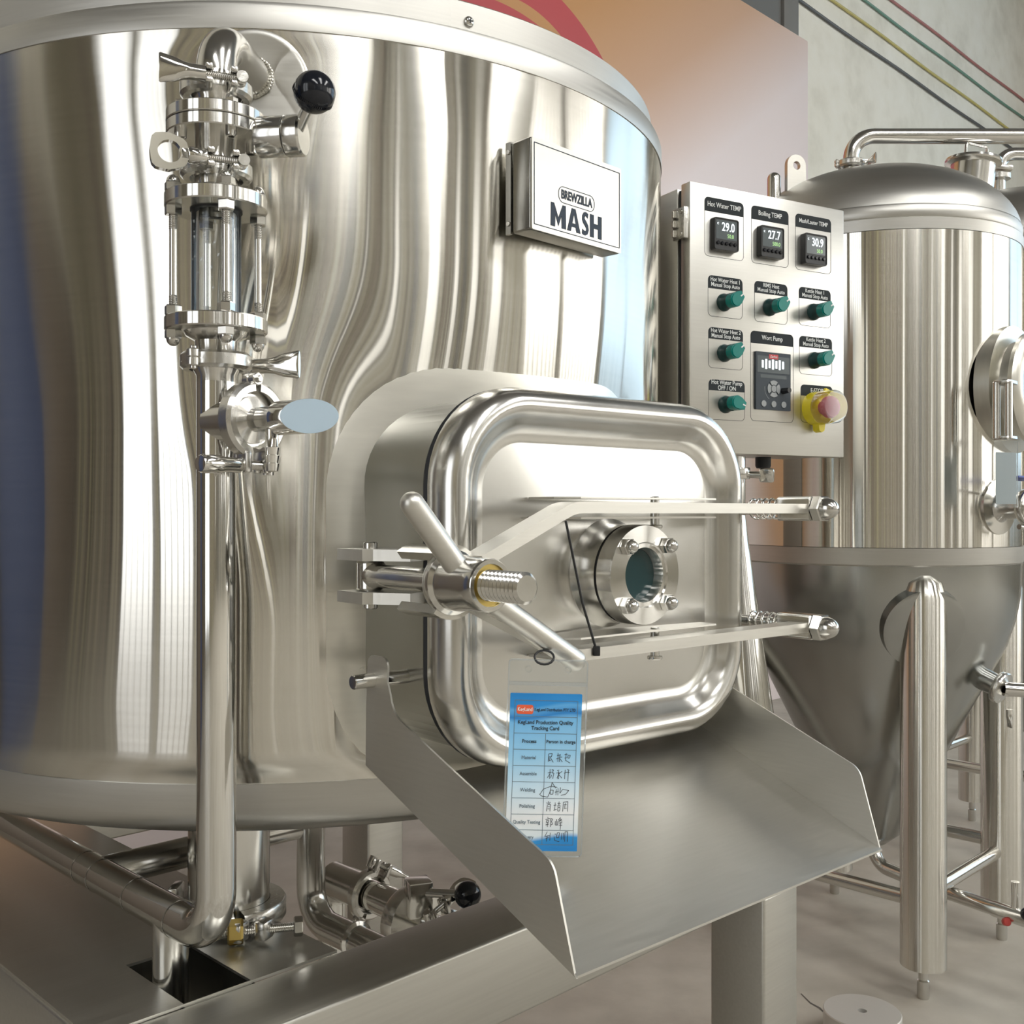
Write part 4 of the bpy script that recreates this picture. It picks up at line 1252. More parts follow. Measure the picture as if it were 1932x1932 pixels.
# ------------------------------------------------------------------ tracking card in its clear pouch
card = thing('tracking_card', 'blue and white paper tracking card in a clear pouch hanging below the hatch lever', 'card', (0.034, 0.985, CAMZ - 0.137), 4)
CM = RX(90) @ RZ(-2.2)           # outline x, z
def C_(dx=0, dz=0, dy=0): return RY(2.0) @ T(dx, -dy, dz) @ RX(90)
PW, PH = 0.0372, 0.183
obj('pouch', prism(rrect(PW, PH / 2, 0.004, 5, 0, -PH / 2), -0.0016, 0.0010), 'vinyl', card, C_())
bm = bmesh.new(); bm_ring_prism(bm, rrect(PW, PH / 2, 0.004, 5, 0, -PH / 2), rrect(PW - 0.0012, PH / 2 - 0.0012, 0.003, 5, 0, -PH / 2), 0.0010, 0.0016)
obj('pouch_rim', mesh_of(bm, 'rim', False), 'vrim', card, C_())
obj('pouch_seal', prism(rrect(PW - 0.001, 0.0016, 0.0006, 2, 0, -0.0225), 0.0010, 0.0022), 'vrim', card, C_())
def card_mat():
    m, nt, b = newmat('blue_card_print')
    N, L = nt.nodes, nt.links
    tc = N.new('ShaderNodeTexCoord'); sp = N.new('ShaderNodeSeparateXYZ'); L.new(tc.outputs['Object'], sp.inputs[0])
    def mth(op, a, bb):
        k = N.new('ShaderNodeMath'); k.operation = op
        for i, q in enumerate((a, bb)):
            if isinstance(q, (int, float)): k.inputs[i].default_value = q
            else: L.new(q, k.inputs[i])
        return k.outputs[0]
    g = mth('DIVIDE', mth('MULTIPLY', sp.outputs[1], -1.0), 0.146)
    xw = mth('DIVIDE', sp.outputs[0], 0.033)
    wob = mth('MULTIPLY', mth('SINE', mth('MULTIPLY', xw, 2.2), 0.0), 0.022)
    g2 = mth('ADD', g, wob)
    cr = N.new('ShaderNodeValToRGB'); e = cr.color_ramp.elements
    e[0].position = 0.0; e[0].color = (0.02, 0.26, 0.68, 1)
    e[1].position = 1.0; e[1].color = (0.02, 0.25, 0.66, 1)
    for p, c in ((0.07, (0.03, 0.30, 0.74)), (0.09, (0.13, 0.45, 0.84)), (0.14, (0.03, 0.25, 0.66)), (0.17, (0.20, 0.54, 0.90)), (0.40, (0.36, 0.68, 0.94)), (0.62, (0.68, 0.85, 0.96)), (0.78, (0.93, 0.95, 0.97)), (0.90, (0.78, 0.88, 0.94)), (0.93, (0.03, 0.30, 0.70))):
        k = e.new(p); k.color = (*c, 1)
    L.new(g2, cr.inputs[0]); L.new(cr.outputs[0], b.inputs['Base Color'])
    b.inputs['Roughness'].default_value = 0.35
    return m
M['card'] = card_mat()
CW, CH = 0.0335, 0.146
cdz = -0.0315
sheet = obj('paper_card', prism(rrect(CW, CH / 2, 0.0008, 2, -0.001, -CH / 2), 0.0, 0.0004), 'card', card, C_(0, cdz, 0.0012))
bm = bmesh.new()
def line(x0, z0, x1, z1, wd=0.00045):
    dx, dz = x1 - x0, z1 - z0; L = math.hypot(dx, dz); nx, nz = -dz / L * wd / 2, dx / L * wd / 2
    vs = [bm.verts.new((x0 + nx, z0 + nz, 0.0007)), bm.verts.new((x1 + nx, z1 + nz, 0.0007)), bm.verts.new((x1 - nx, z1 - nz, 0.0007)), bm.verts.new((x0 - nx, z0 - nz, 0.0007))]
    bm.faces.new(vs)
TX0, TX1, TXM = -0.0300, 0.0285, -0.0005
rows = [-0.0065, -0.0215, -0.0370, -0.0520, -0.0670, -0.0820, -0.0970, -0.1120, -0.1265, -0.1400]
for z in rows: line(TX0, z, TX1, z)
line(TX0, rows[0], TX0, rows[-1]); line(TX1, rows[0], TX1, rows[-1]); line(TXM, rows[2], TXM, rows[-1])
obj('table_lines', mesh_of(bm, 'lines', False), 'greyprint', sheet)
def ctext(s, x, z, size, mat='greyprint', off=0.0, sx=0.9):
    obj('printed_text', text_mesh(s, size, sx=sx, offset=off), mat, sheet, T(x, z, 0.0007))
obj('logo_badge', prism(rrect(0.0078, 0.0042, 0.0020, 4, -0.0205, -0.0150), 0.0005, 0.0008), 'orange', sheet)
ctext('KegLand', -0.0205, -0.0150, 0.0050, 'print', 0.0001, 0.8)
ctext('KegLand Distribution PTY LTD', 0.0075, -0.0150, 0.0042, 'ink', 0, 0.72)
ctext('KegLand Production Quality', -0.001, -0.0268, 0.0050, 'ink', 0.00005)
ctext('Tracking Card', -0.001, -0.0322, 0.0050, 'ink', 0.00005)
ctext('Process', -0.0155, -0.0445, 0.0048, 'ink', 0.00005)
ctext('Person in charge', 0.0140, -0.0445, 0.0045, 'ink', 0.00003)
for i, s in enumerate(('Material', 'Assemble', 'Welding', 'Polishing', 'Quality Testing', 'Delivery')):
    ctext(s, -0.0155, (rows[3 + i] + rows[4 + i]) / 2, 0.0046)
# handwritten names as pen strokes, in a 3 x 1 cell
HAND = [
 [[(0.1, 0.1), (0.15, 0.9), (0.6, 0.95), (0.5, 0.6), (0.2, 0.6)], [(0.2, 0.55), (0.25, 0.2), (0.45, 0.3)], [(0.35, 0.55), (0.75, 0.05)],
  [(1.2, 0.75), (1.7, 0.8)], [(1.35, 1.0), (1.35, 0.1)], [(1.15, 0.4), (1.5, 0.5)], [(1.5, 0.6), (1.9, 0.6)], [(1.6, 0.9), (1.55, 0.1)], [(1.6, 0.45), (1.95, 0.1)],
  [(2.2, 0.85), (2.6, 0.9)], [(2.4, 1.0), (2.35, 0.3)], [(2.2, 0.5), (2.55, 0.55)], [(2.3, 0.3), (2.95, 0.0)], [(2.65, 0.8), (2.95, 0.8), (2.85, 0.5), (2.65, 0.5), (2.65, 0.8)]],
 [[(0.1, 0.6), (0.6, 0.7)], [(0.4, 1.0), (0.35, 0.0)], [(0.35, 0.5), (0.05, 0.1)], [(0.6, 0.95), (0.85, 0.9), (0.65, 0.6), (0.9, 0.6), (0.75, 0.0)], [(0.6, 0.4), (0.5, 0.1)],
  [(1.3, 0.9), (1.4, 0.8)], [(1.2, 0.6), (1.6, 0.65), (1.3, 0.1)], [(1.5, 0.95), (1.5, 0.0), (1.4, 0.1)], [(1.5, 0.5), (1.95, 0.8)], [(1.5, 0.5), (1.95, 0.1)],
  [(2.2, 0.6), (2.6, 0.7)], [(2.35, 0.95), (2.3, 0.0)], [(2.6, 1.0), (2.9, 0.9)], [(2.6, 0.7), (2.95, 0.7)], [(2.75, 0.9), (2.75, -0.2)]],
 [[(-0.8, 0.1), (-0.4, 0.6), (0.6, 0.9), (1.4, 0.8)], [(0.7, 1.3), (0.5, 0.4), (0.2, -0.2), (-0.6, -0.1), (-0.9, 0.1)], [(0.7, 1.3), (1.2, 0.7)], [(0.5, 0.5), (0.9, 0.5), (0.85, 0.1), (0.5, 0.1), (0.5, 0.5)],
  [(1.1, 0.3), (1.6, 0.4)], [(1.3, 0.6), (1.25, 0.0)], [(1.5, 0.7), (1.5, 0.0)], [(1.8, 0.8), (1.75, 0.2), (2.1, 0.6), (2.9, 0.5), (2.5, 0.1), (1.9, 0.0)]],
 [[(0.3, 1.0), (0.35, 0.7)], [(0.1, 0.9), (0.2, 0.75)], [(0.55, 0.95), (0.45, 0.75)], [(0.2, 0.65), (0.1, 0.0)], [(0.2, 0.65), (0.6, 0.7), (0.55, 0.0)], [(0.25, 0.45), (0.5, 0.45)], [(0.25, 0.25), (0.5, 0.25)],
  [(1.0, 0.6), (1.35, 0.65)], [(1.2, 0.9), (1.15, 0.1)], [(1.0, 0.1), (1.4, 0.2)], [(1.5, 0.8), (1.9, 0.8)], [(1.7, 1.0), (1.7, 0.6)], [(1.45, 0.55), (1.95, 0.55)], [(1.55, 0.4), (1.85, 0.4), (1.8, 0.05), (1.55, 0.05), (1.55, 0.4)],
  [(2.2, 0.0), (2.25, 0.95), (2.85, 1.0), (2.85, 0.0)], [(2.35, 0.7), (2.7, 0.7)], [(2.5, 0.85), (2.45, 0.3)], [(2.35, 0.3), (2.7, 0.35)]],
 [[(0.3, 1.0), (0.35, 0.85)], [(0.0, 0.75), (0.6, 0.85)], [(0.15, 0.65), (0.45, 0.65), (0.4, 0.45), (0.15, 0.45), (0.15, 0.65)], [(0.3, 0.45), (0.3, 0.0)], [(0.05, 0.2), (0.5, 0.3)], [(0.7, 0.0), (0.7, 0.85), (0.95, 0.8), (0.8, 0.55), (0.95, 0.3), (0.75, 0.2)],
  [(1.3, 0.6), (1.3, 0.2), (1.6, 0.2), (1.6, 0.6)], [(1.45, 0.8), (1.45, 0.2)], [(1.95, 1.0), (1.7, 0.7), (2.2, 0.6)], [(1.8, 0.85), (2.1, 0.8), (1.7, 0.5)], [(1.75, 0.4), (2.2, 0.45)], [(1.75, 0.2), (2.2, 0.2)], [(2.0, 0.5), (1.95, -0.3)]],
 [[(0.3, 1.0), (0.0, 0.5), (0.6, 0.6)], [(0.3, 0.6), (0.25, 0.0)], [(0.1, 0.3), (0.5, 0.4)], [(0.7, 0.9), (0.65, 0.1)],
  [(1.3, 0.8), (1.4, 0.7)], [(1.2, 0.5), (1.3, 0.1), (1.9, 0.0)], [(1.6, 0.9), (1.9, 0.9), (1.8, 0.4), (1.5, 0.4), (1.6, 0.9)],
  [(2.2, 0.9), (2.15, 0.2)], [(2.4, 0.9), (2.4, 0.2)], [(2.6, 0.0), (2.6, 1.0), (2.95, 1.0), (2.95, 0.0)]],
]
for i, strokes in enumerate(HAND):
    bm = bmesh.new()
    zb0 = rows[4 + i] + 0.0030
    for st in strokes:
        for (ax, az), (bx2, bz2) in zip(st, st[1:]):
            line(0.0020 + ax * 0.0072, zb0 + az * 0.0092, 0.0020 + bx2 * 0.0072, zb0 + bz2 * 0.0092, 0.0005)
    obj('handwriting', mesh_of(bm, 'hand', False), 'pen', sheet)
for dx in (-0.0185, 0.0185):
    bm = bmesh.new(); bm_ring_prism(bm, [(0.0032 * math.cos(2 * PI * k / 20), 0.0032 * math.sin(2 * PI * k / 20)) for k in range(20)], [(0.0024 * math.cos(2 * PI * k / 20), 0.0024 * math.sin(2 * PI * k / 20)) for k in range(20)], 0.001, 0.0022)
    obj('punched_hole', mesh_of(bm, 'hole', False), 'vinyl', card, C_(dx, -0.0090))
# black cable ties
def hpt(x, s, z):
    v = Matrix.Rotation(R_(40), 3, 'Z') @ Vector((x, -s, 0))
    return Vector((hat.location.x + v.x, hat.location.y + v.y, HZ + z))
t1 = [hpt(-0.150, 0.752, 0.060), hpt(-0.128, 0.752, -0.020), hpt(-0.108, 0.752, -0.070)]
ctie = thing('cable_tie', 'black cable tie strung between the two yoke arms', 'cable tie', tuple(t1[0]), 0, 'black cable ties')
o = obj('strap', tube([p - t1[0] for p in t1], 0.0013, 8), 'black', ctie)
obj('tie_head', box(0.007, 0.005, 0.010, T(*(t1[2] - t1[0])), 0.001), 'black', ctie)
cl = Vector((0.030, 0.985, CAMZ - 0.139))
ring = [cl + Vector((0.009 * math.cos(a), 0.004 * math.sin(a), 0.004 + 0.0060 * math.sin(a))) for a in [2 * PI * k / 16 for k in range(16)]]
obj('cable_tie', tube(ring + [ring[0]], 0.0011, 8), 'black', None, label='small black cable tie loop through the card pouch', category='cable tie', group='black cable ties')

# ------------------------------------------------------------------ base frame of the mash tank
fr_ = thing('support_frame', 'square brushed steel frame of box section carrying the mash tank', 'frame', (0, 0, 0), 45)
FD0, FD1, FN0, FN1 = 0.414, 1.505, -1.946, -0.866
bs, bh = 0.098, 0.100
zt0 = ZP
def beam(d0, d1, n0, n1, z0, z1, nm, bev=0.004):
    obj(nm, box(d1 - d0, n1 - n0, z1 - z0, T((d0 + d1) / 2, -(n0 + n1) / 2, (z0 + z1) / 2), bev, 3), 'beam', fr_)
beam(FD0, FD1, FN1 - bs, FN1, zt0 - bh, zt0, 'beam')
beam(FD0, FD1, FN0, FN0 + bs, zt0 - bh, zt0, 'beam')
beam(FD0, FD0 + bs, FN0 + bs + 0.0005, FN1 - bs - 0.0005, zt0 - bh, zt0 - 0.0005, 'beam')
beam(FD1 - bs, FD1, FN0 + bs + 0.0005, FN1 - bs - 0.0005, zt0 - bh, zt0 - 0.0005, 'beam')
for d in (FD0, FD1 - bs):
    for n in (FN0, FN1 - bs):
        beam(d, d + bs, n, n + bs, 0.0, zt0 - bh - 0.0003, 'leg', 0.005)
# wide plate over the left beam with a square hole for the drop leg
bm = bmesh.new()
pd = [FD0 + 0.001, 0.508, 0.583, 0.690]; pn = [FN0 + bs, -1.09, -0.964, FN1 - bs + 0.001]
for i in range(3):
    for j in range(3):
        if i == 1 and j == 1: continue
        bm_box(bm, pd[i + 1] - pd[i], pn[j + 1] - pn[j], 0.003, T((pd[i] + pd[i + 1]) / 2, -(pn[j] + pn[j + 1]) / 2, zt0 + 0.0015))
bmesh.ops.remove_doubles(bm, verts=bm.verts[:], dist=1e-5)
obj('top_plate', mesh_of(bm, 'plate', False), 'beam', fr_)
bm = bmesh.new()
for (a, b, c, d) in ((0.505, 0.508, -1.09, -0.961), (0.583, 0.586, -1.09, -0.961), (0.505, 0.586, -0.964, -0.961), (0.505, 0.586, -1.093, -1.09)):
    bm_box(bm, b - a, d - c, 0.12, T((a + b) / 2, -(c + d) / 2, zt0 - 0.06))
obj('hole_collar', mesh_of(bm, 'collar', False), 'neck', fr_)
# clamp ring on the tank foot, with brass nut
fc = thing('foot_clamp', 'heavy pipe clamp with brass nut around the tank foot', 'clamp', (-0.334, 1.252, ZP + 0.003))
for a0, a1 in ((-60, 110), (120, 290)):
    obj('jaw', lathe([(0.0475, 0.004), (0.064, 0.004), (0.066, 0.007), (0.066, 0.024), (0.064, 0.027), (0.0475, 0.027), (0.0475, 0.004)], 40, None, a0=a0, a1=a1, angle=35), 'cast', fc)
m = RZ(-20)
obj('lug', box(0.018, 0.022, 0.022, m @ T(0.051, -0.056, 0.0155), 0.004), 'cast', fc)
obj('lug', box(0.016, 0.022, 0.022, m @ T(0.074, -0.040, 0.0155), 0.004), 'cast', fc)
bl = Vector((0.97, 0.23, 0)).normalized()
pA = Vector((0.014, -0.0745, 0.0155))
obj('bolt', threaded(0.0052, -0.008, 0.085, 0.0022, 0.0009, None, 18), 'nut', fc, align(pA, bl))
obj('brass_nut', hexnut(0.024, 0.017), 'brass', fc, align(pA + bl * 0.004, bl))
obj('hex_head', hexnut(0.019, 0.010), 'nut', fc, align(pA + bl * 0.076, bl))
obj('ear', box(0.012, 0.03, 0.02, T(-0.066, 0.01, 0.03), 0.003), 'cast', fc)

# ------------------------------------------------------------------ pipes below the tank
q7 = 0.70710678
nd = Vector((q7, -q7, 0))
dp = thing('drain_pipe', 'vertical drain pipe under the tank bending toward the front beam', 'pipe', (-0.277, 1.46, 0))
obj('pipe', tube(fillet([(0, 0, ZB - 0.056), (0, 0, CAMZ - 0.560), tuple(nd * 0.36 + Vector((0, 0, CAMZ - 0.560)))], 0.045, 12), 0.0195, 30), 'tube', dp)
obj('pipe_flange', lathe([(0.0196, 0), (0.0245, 0.002), (0.0245, 0.005), (0.0196, 0.007)], 30), 'turned', dp, align(tuple(nd * 0.10 + Vector((0, 0, CAMZ - 0.560))), nd))
wp_ = thing('wort_pipe', 'horizontal wort pipe with butterfly valve and black ball lever under the tank', 'pipe', (-0.264, 1.62, 0))
zw = CAMZ - 0.565
obj('pipe', tube(fillet([(-0.012, 0.012, CAMZ - 0.74), (-0.012, 0.012, zw), tuple(nd * 0.155 + Vector((0, 0, zw)))], 0.035, 10), 0.0225, 30), 'mirror', wp_)
obj('outer_pipe', tube([tuple(nd * -0.016 + Vector((0, 0, zw))), tuple(nd * 0.070 + Vector((0, 0, zw)))], 0.0265, 30), 'tube', wp_)
pv = nd * 0.172 + Vector((0, 0, zw - 0.012))
obj('valve_body', lathe([(0.015, -0.012), (0.046, -0.012), (0.047, -0.010), (0.047, 0.010), (0.046, 0.012), (0.015, 0.012)], 48, angle=30), 'turned', wp_, align(tuple(pv), nd))
vb = obj('valve_block', box(0.034, 0.034, 0.050, T(*(pv + Vector((0.012, -0.020, 0.040)))) @ RZ(20), 0.003), 'tube', wp_)
l0 = pv + Vector((0.014, -0.024, 0.048)); l1 = l0 + Vector((0.056, -0.024, 0.006))
obj('lever', tube([tuple(l0), tuple(l1)], 0.0062, 16), 'tube', wp_)
bm = bmesh.new(); bmesh.ops.create_uvsphere(bm, u_segments=28, v_segments=18, radius=0.0185, matrix=T(*(l1 + Vector((0.012, -0.005, 0.001)))))
obj('ball_knob', mesh_of(bm, 'ball'), 'ball', wp_)
obj('outlet_pipe', tube([tuple(nd * 0.18 + Vector((0, 0, zw - 0.012))), tuple(nd * 0.36 + Vector((0, 0, zw - 0.012)))], 0.0205, 24), 'tube', wp_)
pc = Vector((-0.264, 1.62, zw)) + nd * 0.075
CFn = frame_m((0, 0, 0), Vector((q7, q7, 0)), Vector((0, 0, 1)), nd)
tri_clamp('clamp on the wort pipe beneath the tank, left of its valve', tuple(pc), CFn @ RZ(150), 'flat', scale=1.05)
pc2 = Vector((-0.264, 1.62, zw - 0.012)) + nd * 0.245
tri_clamp('clamp on the wort pipe beneath the tank, beside the black ball knob', tuple(pc2), CFn @ RZ(200), 'ring', scale=1.0)

# ------------------------------------------------------------------ fermenters
def fermenter(label, fx, fy, R, z0c, z1c, zdome, zcone, legs, tag_far=False, legr=0.050):
    f = thing('fermenter', label, 'tank', (fx, fy, 0), group='conical fermenters')
    zb1 = z0c - 0.042
    obj('shell', lathe([(R - 0.006, z0c), (R, z0c + 0.001)] + [(R, z0c + (z1c - z0c) * k / 8) for k in range(1, 8)] + [(R, z1c - 0.001), (R - 0.006, z1c)], 120, angle=35), 'shell', f)
    obj('upper_band', lathe([(R - 0.01, z1c), (R + 0.001, z1c), (R + 0.001, z1c + 0.026), (R - 0.002, z1c + 0.028), (R - 0.001, z1c + 0.030), (R - 0.001, z1c + 0.052), (R - 0.006, z1c + 0.060)], 120, angle=35), 'band', f)
    zd = z1c + 0.058
    pr_ = []
    for k in range(0, 13):
        t = k / 12 * PI / 2
        rr = (R - 0.004) * math.cos(t) ** 0.8 if k < 12 else 0
        pr_.append((rr, zd + (zdome - zd) * math.sin(t) ** 1.25))
    obj('dome', lathe(pr_, 120, angle=60), 'band', f)
    obj('lower_band', lathe([(R - 0.01, z0c), (R + 0.001, z0c), (R + 0.001, zb1 + 0.004), (R - 0.002, zb1)], 120, angle=30), 'band', f)
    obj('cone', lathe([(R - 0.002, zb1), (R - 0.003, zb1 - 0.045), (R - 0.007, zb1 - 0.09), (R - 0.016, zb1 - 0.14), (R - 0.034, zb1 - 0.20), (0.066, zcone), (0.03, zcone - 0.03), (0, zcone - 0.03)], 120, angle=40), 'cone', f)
    for (lx_, ly_) in legs:
        lg = obj('leg', lathe([(0, 0.075), (legr, 0.075), (legr, zb1 - 0.07), (legr * 0.8, zb1 - 0.035), (legr * 0.4, zb1 - 0.02), (0, zb1 - 0.017)], 44, T(lx_, ly_, 0), angle=40), 'leg', f)
        obj('leveling_foot', lathe([(0, 0.0), (0.0125, 0.0), (0.0135, 0.004), (0.0135, 0.040), (0.0105, 0.043), (0.0105, 0.076), (0, 0.076)], 24, T(lx_, ly_, 0)), 'nut', lg)
    return f
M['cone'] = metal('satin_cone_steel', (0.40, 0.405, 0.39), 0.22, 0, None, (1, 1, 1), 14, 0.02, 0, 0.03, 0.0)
M['leg'] = brushed('brushed_leg_steel', (0.72, 0.70, 0.65), 0.13, 0.88, 8, rvar=0.015)
FX, FY, FR = 0.931, 2.73, 0.348
lr = 0.330
f1 = fermenter('conical fermenter with manway standing right of the control box', FX, FY, FR, CAMZ - 0.082, CAMZ + 0.638, CAMZ + 0.862, CAMZ - 0.82,
               [(0, -lr), (lr, 0), (0, lr), (-lr, 0)])
zb1 = CAMZ - 0.87
obj('brace', tube([(0, -lr, zb1), (lr, 0, zb1 + 0.004)], 0.0165, 24), 'mirror', f1)
obj('brace', tube([(0, -lr, zb1 - 0.012), (-lr, 0, zb1 - 0.012)], 0.0165, 24), 'tube', f1)
obj('brace', tube([(lr, 0, zb1 + 0.02), (0, lr, zb1 + 0.02)], 0.0165, 24), 'tube', f1)
obj('brace', tube([(-lr, 0, zb1 + 0.02), (0, lr, zb1 + 0.02)], 0.0165, 24), 'tube', f1)
# reinforcing pad behind the front leg
bm = bmesh.new()
sl = 0.70
n_c = Vector((0, -math.cos(math.atan(0.336 / 0.66)), -math.sin(math.atan(0.336 / 0.66))))
rim = []
pc_ = Vector((0, -0.331, CAMZ - 0.262)); n_c = Vector((0, -0.955, -0.30))
bm_lathe(bm, [(0, 0.016), (0.084, 0.016), (0.094, 0.012), (0.096, -0.02)], 48, align(tuple(pc_), n_c))
obj('leg_pad', mesh_of(bm, 'pad'), 'cone', f1)
# outlet pipe below the cone
op = fillet([(0, 0, CAMZ - 0.81), (0, 0, CAMZ - 0.905), (0.075, -0.16, CAMZ - 0.905), (0.24, -0.42, CAMZ - 0.905)], 0.05, 8)
obj('outlet_pipe', tube(op, 0.0165, 24), 'tube', f1)
# lifting lug and vent post on the dome
lug = [(-0.026, 0), (0.026, 0), (0.026, 0.060)] + [(0.026 * math.cos(R_(a)), 0.070 + 0.026 * math.sin(R_(a))) for a in range(0, 181, 15)] + [(-0.026, 0.060)]
lo_ = [(0.026 * math.cos(R_(a)) if 0 <= a <= 180 else (0.026 if a > 270 else -0.026), 0) for a in ()]
outer = []
inner = []
for k in range(32):
    a = 2 * PI * k / 32
    x, y = math.cos(a), math.sin(a)
    if y >= 0: outer.append((0.027 * x, 0.027 * y))
    else:
        t = 0.075 / max(1e-6, -y) if abs(y) * 0.027 > abs(x) * 0.075 else 0.027 / abs(x)
        t = min(0.027 / max(1e-6, abs(x)), 0.075 / max(1e-6, abs(y)))
        outer.append((x * t, y * t))
    inner.append((0.0105 * x, 0.0105 * y))
bm = bmesh.new(); bm_ring_prism(bm, outer, inner, -0.006, 0.006)
obj('lifting_lug', mesh_of(bm, 'lug', True, 35), 'satin', f1, T(-0.228, -0.10, CAMZ + 0.858) @ RZ(20) @ RX(90))
obj('vent_post', rodround((-0.281, -0.10, CAMZ + 0.70), (-0.281, -0.10, CAMZ + 0.842), 0.0165, 'vp'), 'tube', f1)
# dome hatch
dh = obj('dome_hatch', lathe([(0.055, -0.05), (0.055, 0.022), (0.058, 0.024), (0.068, 0.026), (0.070, 0.030), (0.068, 0.036), (0.04, 0.040), (0, 0.042)], 48), 'tube', f1, T(0.245, -0.02, CAMZ + 0.862) @ RY(6))
obj('hatch_handle', tube(fillet([(-0.03, -0.02, 0.038), (-0.03, -0.02, 0.072), (0.03, -0.005, 0.072), (0.03, -0.005, 0.038)], 0.006, 4), 0.0035, 10), 'mirror', dh)
obj('hatch_latch', box(0.05, 0.02, 0.014, T(0.075, 0, 0.026), 0.004), 'cast', dh)
# manway on the right of its shell and racking valve below it
ma_dir = Vector((math.sin(R_(43)), -math.cos(R_(43)), 0))
zm = CAMZ + 0.285
mw = obj('round_manway', lathe([(0.150, 0.322), (0.148, 0.356), (0.110, 0.362), (0.108, 0.385), (0.128, 0.388), (0.130, 0.398), (0.122, 0.408), (0.105, 0.412), (0.098, 0.405), (0.085, 0.400), (0, 0.404)], 64, angle=40), 'halo', f1, align((0, 0, zm), ma_dir))
sidev = Vector((math.cos(R_(52)), math.sin(R_(52)), 0))
MMI = align((0, 0, zm), ma_dir).inverted()
for px_, py_ in ((0.128, -0.412), (0.150, -0.422)):
    obj('manway_hinge', cyl(0.0085, -0.062, 0.062, None, 20, 0.001), 'tube', mw, MMI @ T(px_, py_, CAMZ + 0.222))
for zz in (0.162, 0.284):
    obj('hinge_bracket', box(0.055, 0.03, 0.010, None, 0.002), 'tube', mw, MMI @ T(0.152, -0.405, CAMZ + zz) @ RZ(43))
va_dir = Vector((math.sin(R_(33)), -math.cos(R_(33)), 0))
zv = CAMZ + 0.012
rv = obj('racking_port', lathe([(0.066, 0.336), (0.064, 0.350), (0.036, 0.354), (0.028, 0.365), (0.0275, 0.405), (0.034, 0.407), (0.034, 0.424), (0.026, 0.425), (0.020, 0.428), (0.014, 0.428), (0.0135, 0.50), (0, 0.50)], 44, angle=40), 'tube', f1, align((0, 0, zv), va_dir))
MV = align((0, 0, zv), va_dir).inverted()
s2 = Vector((va_dir.y * -1, va_dir.x, 0))
def pv_(s, a, z): return va_dir * s + s2 * a + Vector((0, 0, zv + z))
obj('clamp_ring', lathe([(0.026, -0.008), (0.038, -0.008), (0.040, -0.005), (0.040, 0.005), (0.038, 0.008), (0.026, 0.008)], 32), 'cast', rv, MV @ align(tuple(pv_(0.415, 0, 0)), va_dir))
obj('valve_handle', box(0.10, 0.022, 0.005, T(*pv_(0.43, -0.035, 0.062)) @ RZ(40) @ RX(-20), 0.002), 'blueh', rv, MV)
obj('clamp_bolt', tube([tuple(pv_(0.415, -0.03, -0.045)), tuple(pv_(0.415, 0.03, -0.052))], 0.006, 12), 'nut', rv, MV)
obj('sensor_rod', tube([tuple(pv_(0.350, -0.06, 0.030)), tuple(pv_(0.385, -0.105, 0.040))], 0.003, 10), 'nut', rv, MV)
# dark-handled valve at the cone, right
cn = Vector((0.60, -0.72, -0.34)).normalized()
cv = thing('cone_valve', 'small clamped valve on the fermenter cone at the right edge', 'valve', (FX, FY, 0))
c0 = Vector((0.188, -0.195, CAMZ - 0.395))
obj('port', lathe([(0.040, -0.03), (0.038, 0.0), (0.027, 0.004), (0.026, 0.045), (0, 0.045)], 32), 'cone', cv, align(tuple(c0), cn))
obj('clamp_ring', lathe([(0.010, 0.045), (0.037, 0.045), (0.039, 0.049), (0.039, 0.058), (0.037, 0.061), (0.010, 0.061)], 36), 'cast', cv, align(tuple(c0), cn))
e1 = c0 + cn * 0.06
obj('valve_tube', tube([tuple(e1), tuple(e1 + Vector((0.14, -0.02, -0.008)))], 0.017, 24), 'mirror', cv)
obj('tail_pipe', tube([tuple(e1 + Vector((0.06, -0.01, -0.01))), tuple(e1 + Vector((0.06, -0.01, -0.125)))], 0.010, 18), 'mirror', cv)
obj('clamp_wing', wing(Matrix.Identity(4)), 'mirror', cv, T(*(e1 + Vector((0.005, -0.02, -0.045)))) @ RX(180))
# vent manifold
vx, vy = 0.863, 2.70
vm = thing('vent_pipe', 'bent steel vent pipe rising from the fermenter dome and running right', 'pipe', (vx, vy, 0))
zv2 = CAMZ + 0.957
obj('pipe', tube(fillet([(0, 0, CAMZ + 0.842), (0, 0, zv2), (1.5, 0.0, zv2)], 0.058, 12), 0.0190, 30), 'tube', vm)
obj('base_flange', lathe([(0.019, 0.030), (0.034, 0.006), (0.046, -0.010)], 30), 'tube', vm, T(0, 0, CAMZ + 0.835))
tri_clamp('clamp at the foot of the vent pipe on the nearer fermenter dome', (vx, vy, CAMZ + 0.886), RZ(95), 'flat')
# second fermenter further back at the right
M2 = (1.64, 3.45)
f2 = fermenter('taller fermenter half hidden behind the first one at the right edge', M2[0], M2[1], 0.36, CAMZ + 0.02, CAMZ + 0.78, CAMZ + 1.03, CAMZ - 0.68,
               [(0, -lr), (lr, 0), (0, lr), (-lr, 0)], legr=0.045)
obj('brace', tube([(0, -lr, CAMZ - 0.80), (-lr, 0, CAMZ - 0.80)], 0.0165, 20), 'tube', f2)
obj('brace', tube([(-lr, 0, CAMZ - 0.80), (0, lr, CAMZ - 0.80)], 0.0165, 20), 'tube', f2)
obj('vent_pipe', tube(fillet([(-0.07, -0.03, CAMZ + 1.02), (-0.07, -0.03, CAMZ + 1.155), (0.6, -0.03, CAMZ + 1.155)], 0.05, 10), 0.020, 24), 'tube', f2)
obj('vent_clamp', lathe([(0.02, -0.008), (0.036, -0.008), (0.036, 0.008), (0.02, 0.008)], 28), 'cast', f2, T(-0.07, -0.03, CAMZ + 1.08))

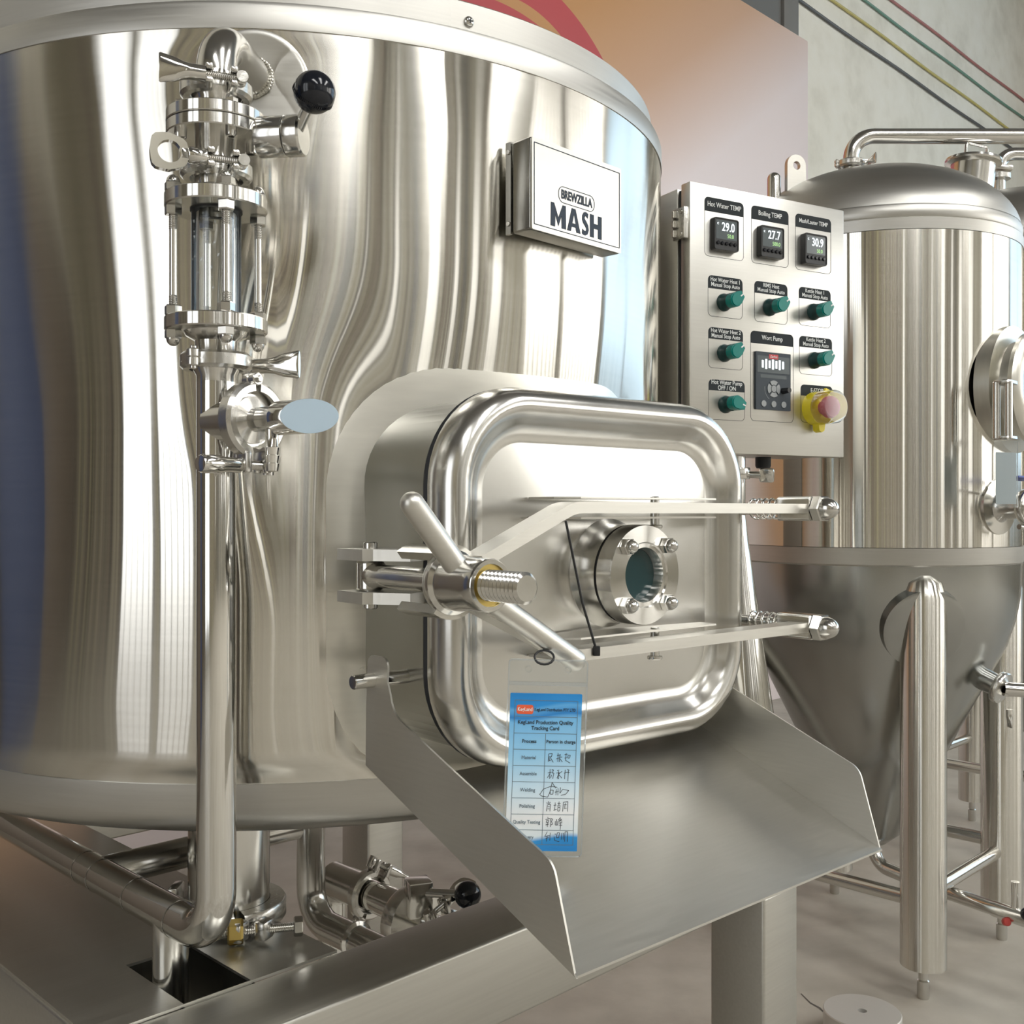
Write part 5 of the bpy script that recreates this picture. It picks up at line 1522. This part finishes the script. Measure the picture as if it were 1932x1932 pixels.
# ------------------------------------------------------------------ drain valve at the right edge, low
dv = thing('outlet_valve', 'small outlet valve with black ball grip low at the right edge', 'valve', (1.17, 2.31, 0))
zc_ = CAMZ - 0.875
nd2 = Vector((0.53, -0.84, 0)).normalized()
obj('valve_pipe', tube([tuple(nd2 * -0.13 + Vector((0, 0, zc_ - 0.03))), tuple(nd2 * -0.03 + Vector((0, 0, zc_ - 0.03)))], 0.018, 24), 'tube', dv)
obj('valve_body', lathe([(0, -0.03), (0.032, -0.03), (0.034, -0.022), (0.026, -0.018), (0.026, 0.018), (0.034, 0.022), (0.034, 0.034), (0, 0.034)], 32), 'mirror', dv, align((0, 0, zc_ - 0.03), nd2))
obj('stem_block', box(0.03, 0.03, 0.05, T(0, 0, zc_ + 0.02), 0.004), 'mirror', dv)
obj('lever', tube([(0, 0, zc_ + 0.035), (-0.06, -0.04, zc_ + 0.018)], 0.006, 14), 'mirror', dv)
bm = bmesh.new(); bmesh.ops.create_uvsphere(bm, u_segments=24, v_segments=16, radius=0.0150, matrix=T(-0.068, -0.045, zc_ + 0.015))
obj('ball_knob', mesh_of(bm, 'ball'), 'ball', dv)
obj('red_cap', cyl(0.009, 0, 0.014, None, 18, 0.002), 'redcap', dv, T(*(nd2 * -0.10)) @ T(-0.01, -0.015, zc_ - 0.045) @ RX(70))
obj('gauge_stub', tube([(-0.04, 0.07, zc_ - 0.02), (-0.04, 0.07, zc_ + 0.045)], 0.009, 14), 'mirror', dv)

# ------------------------------------------------------------------ pouch hanging at the far fermenter manway
hp = thing('hanging_pouch', 'clear plastic pouch hanging from the far fermenter manway', 'pouch', (1.0695, 2.295, CAMZ + 0.155), 15)
obj('pouch', prism(rrect(0.030, 0.0725, 0.003, 3, 0, -0.0725), -0.0010, 0.0010), 'vinyl', hp, RX(90))
obj('paper', prism(rrect(0.026, 0.056, 0.001, 2, 0, -0.0820), -0.0003, 0.0003), plain('white_paper', (0.75, 0.82, 0.84), 0.4), hp, RX(90))
# round steel weight on the floor
ds = thing('steel_disc', 'round grey steel disc with centre hole lying on the floor', 'disc', (0.725, 2.194, 0))
obj('disc_body', lathe([(0.0095, 0.0), (0.0765, 0.0), (0.078, 0.002), (0.078, 0.066), (0.0765, 0.068), (0.0095, 0.068), (0.0095, 0.0)], 56, angle=35), plain('dull_zinc', (0.60, 0.585, 0.55), 0.5, 0.5), ds)

# crack in the floor beside the frame leg
cr_pts = [(0.66, 2.42), (0.668, 2.375), (0.682, 2.35), (0.688, 2.315), (0.70, 2.295), (0.735, 2.285), (0.78, 2.27), (0.83, 2.272)]
bm = bmesh.new()
prev = None
for i, (x, y) in enumerate(cr_pts):
    wd = 0.0011 + 0.0006 * (i % 3)
    a = bm.verts.new((x - wd, y - wd, 0.0006)); b = bm.verts.new((x + wd, y + wd, 0.0006))
    if prev: bm.faces.new((prev[0], a, b, prev[1]))
    prev = (a, b)
obj('floor_crack', mesh_of(bm, 'crack', False), plain('crack_dark', (0.10, 0.09, 0.08), 0.9), fl)
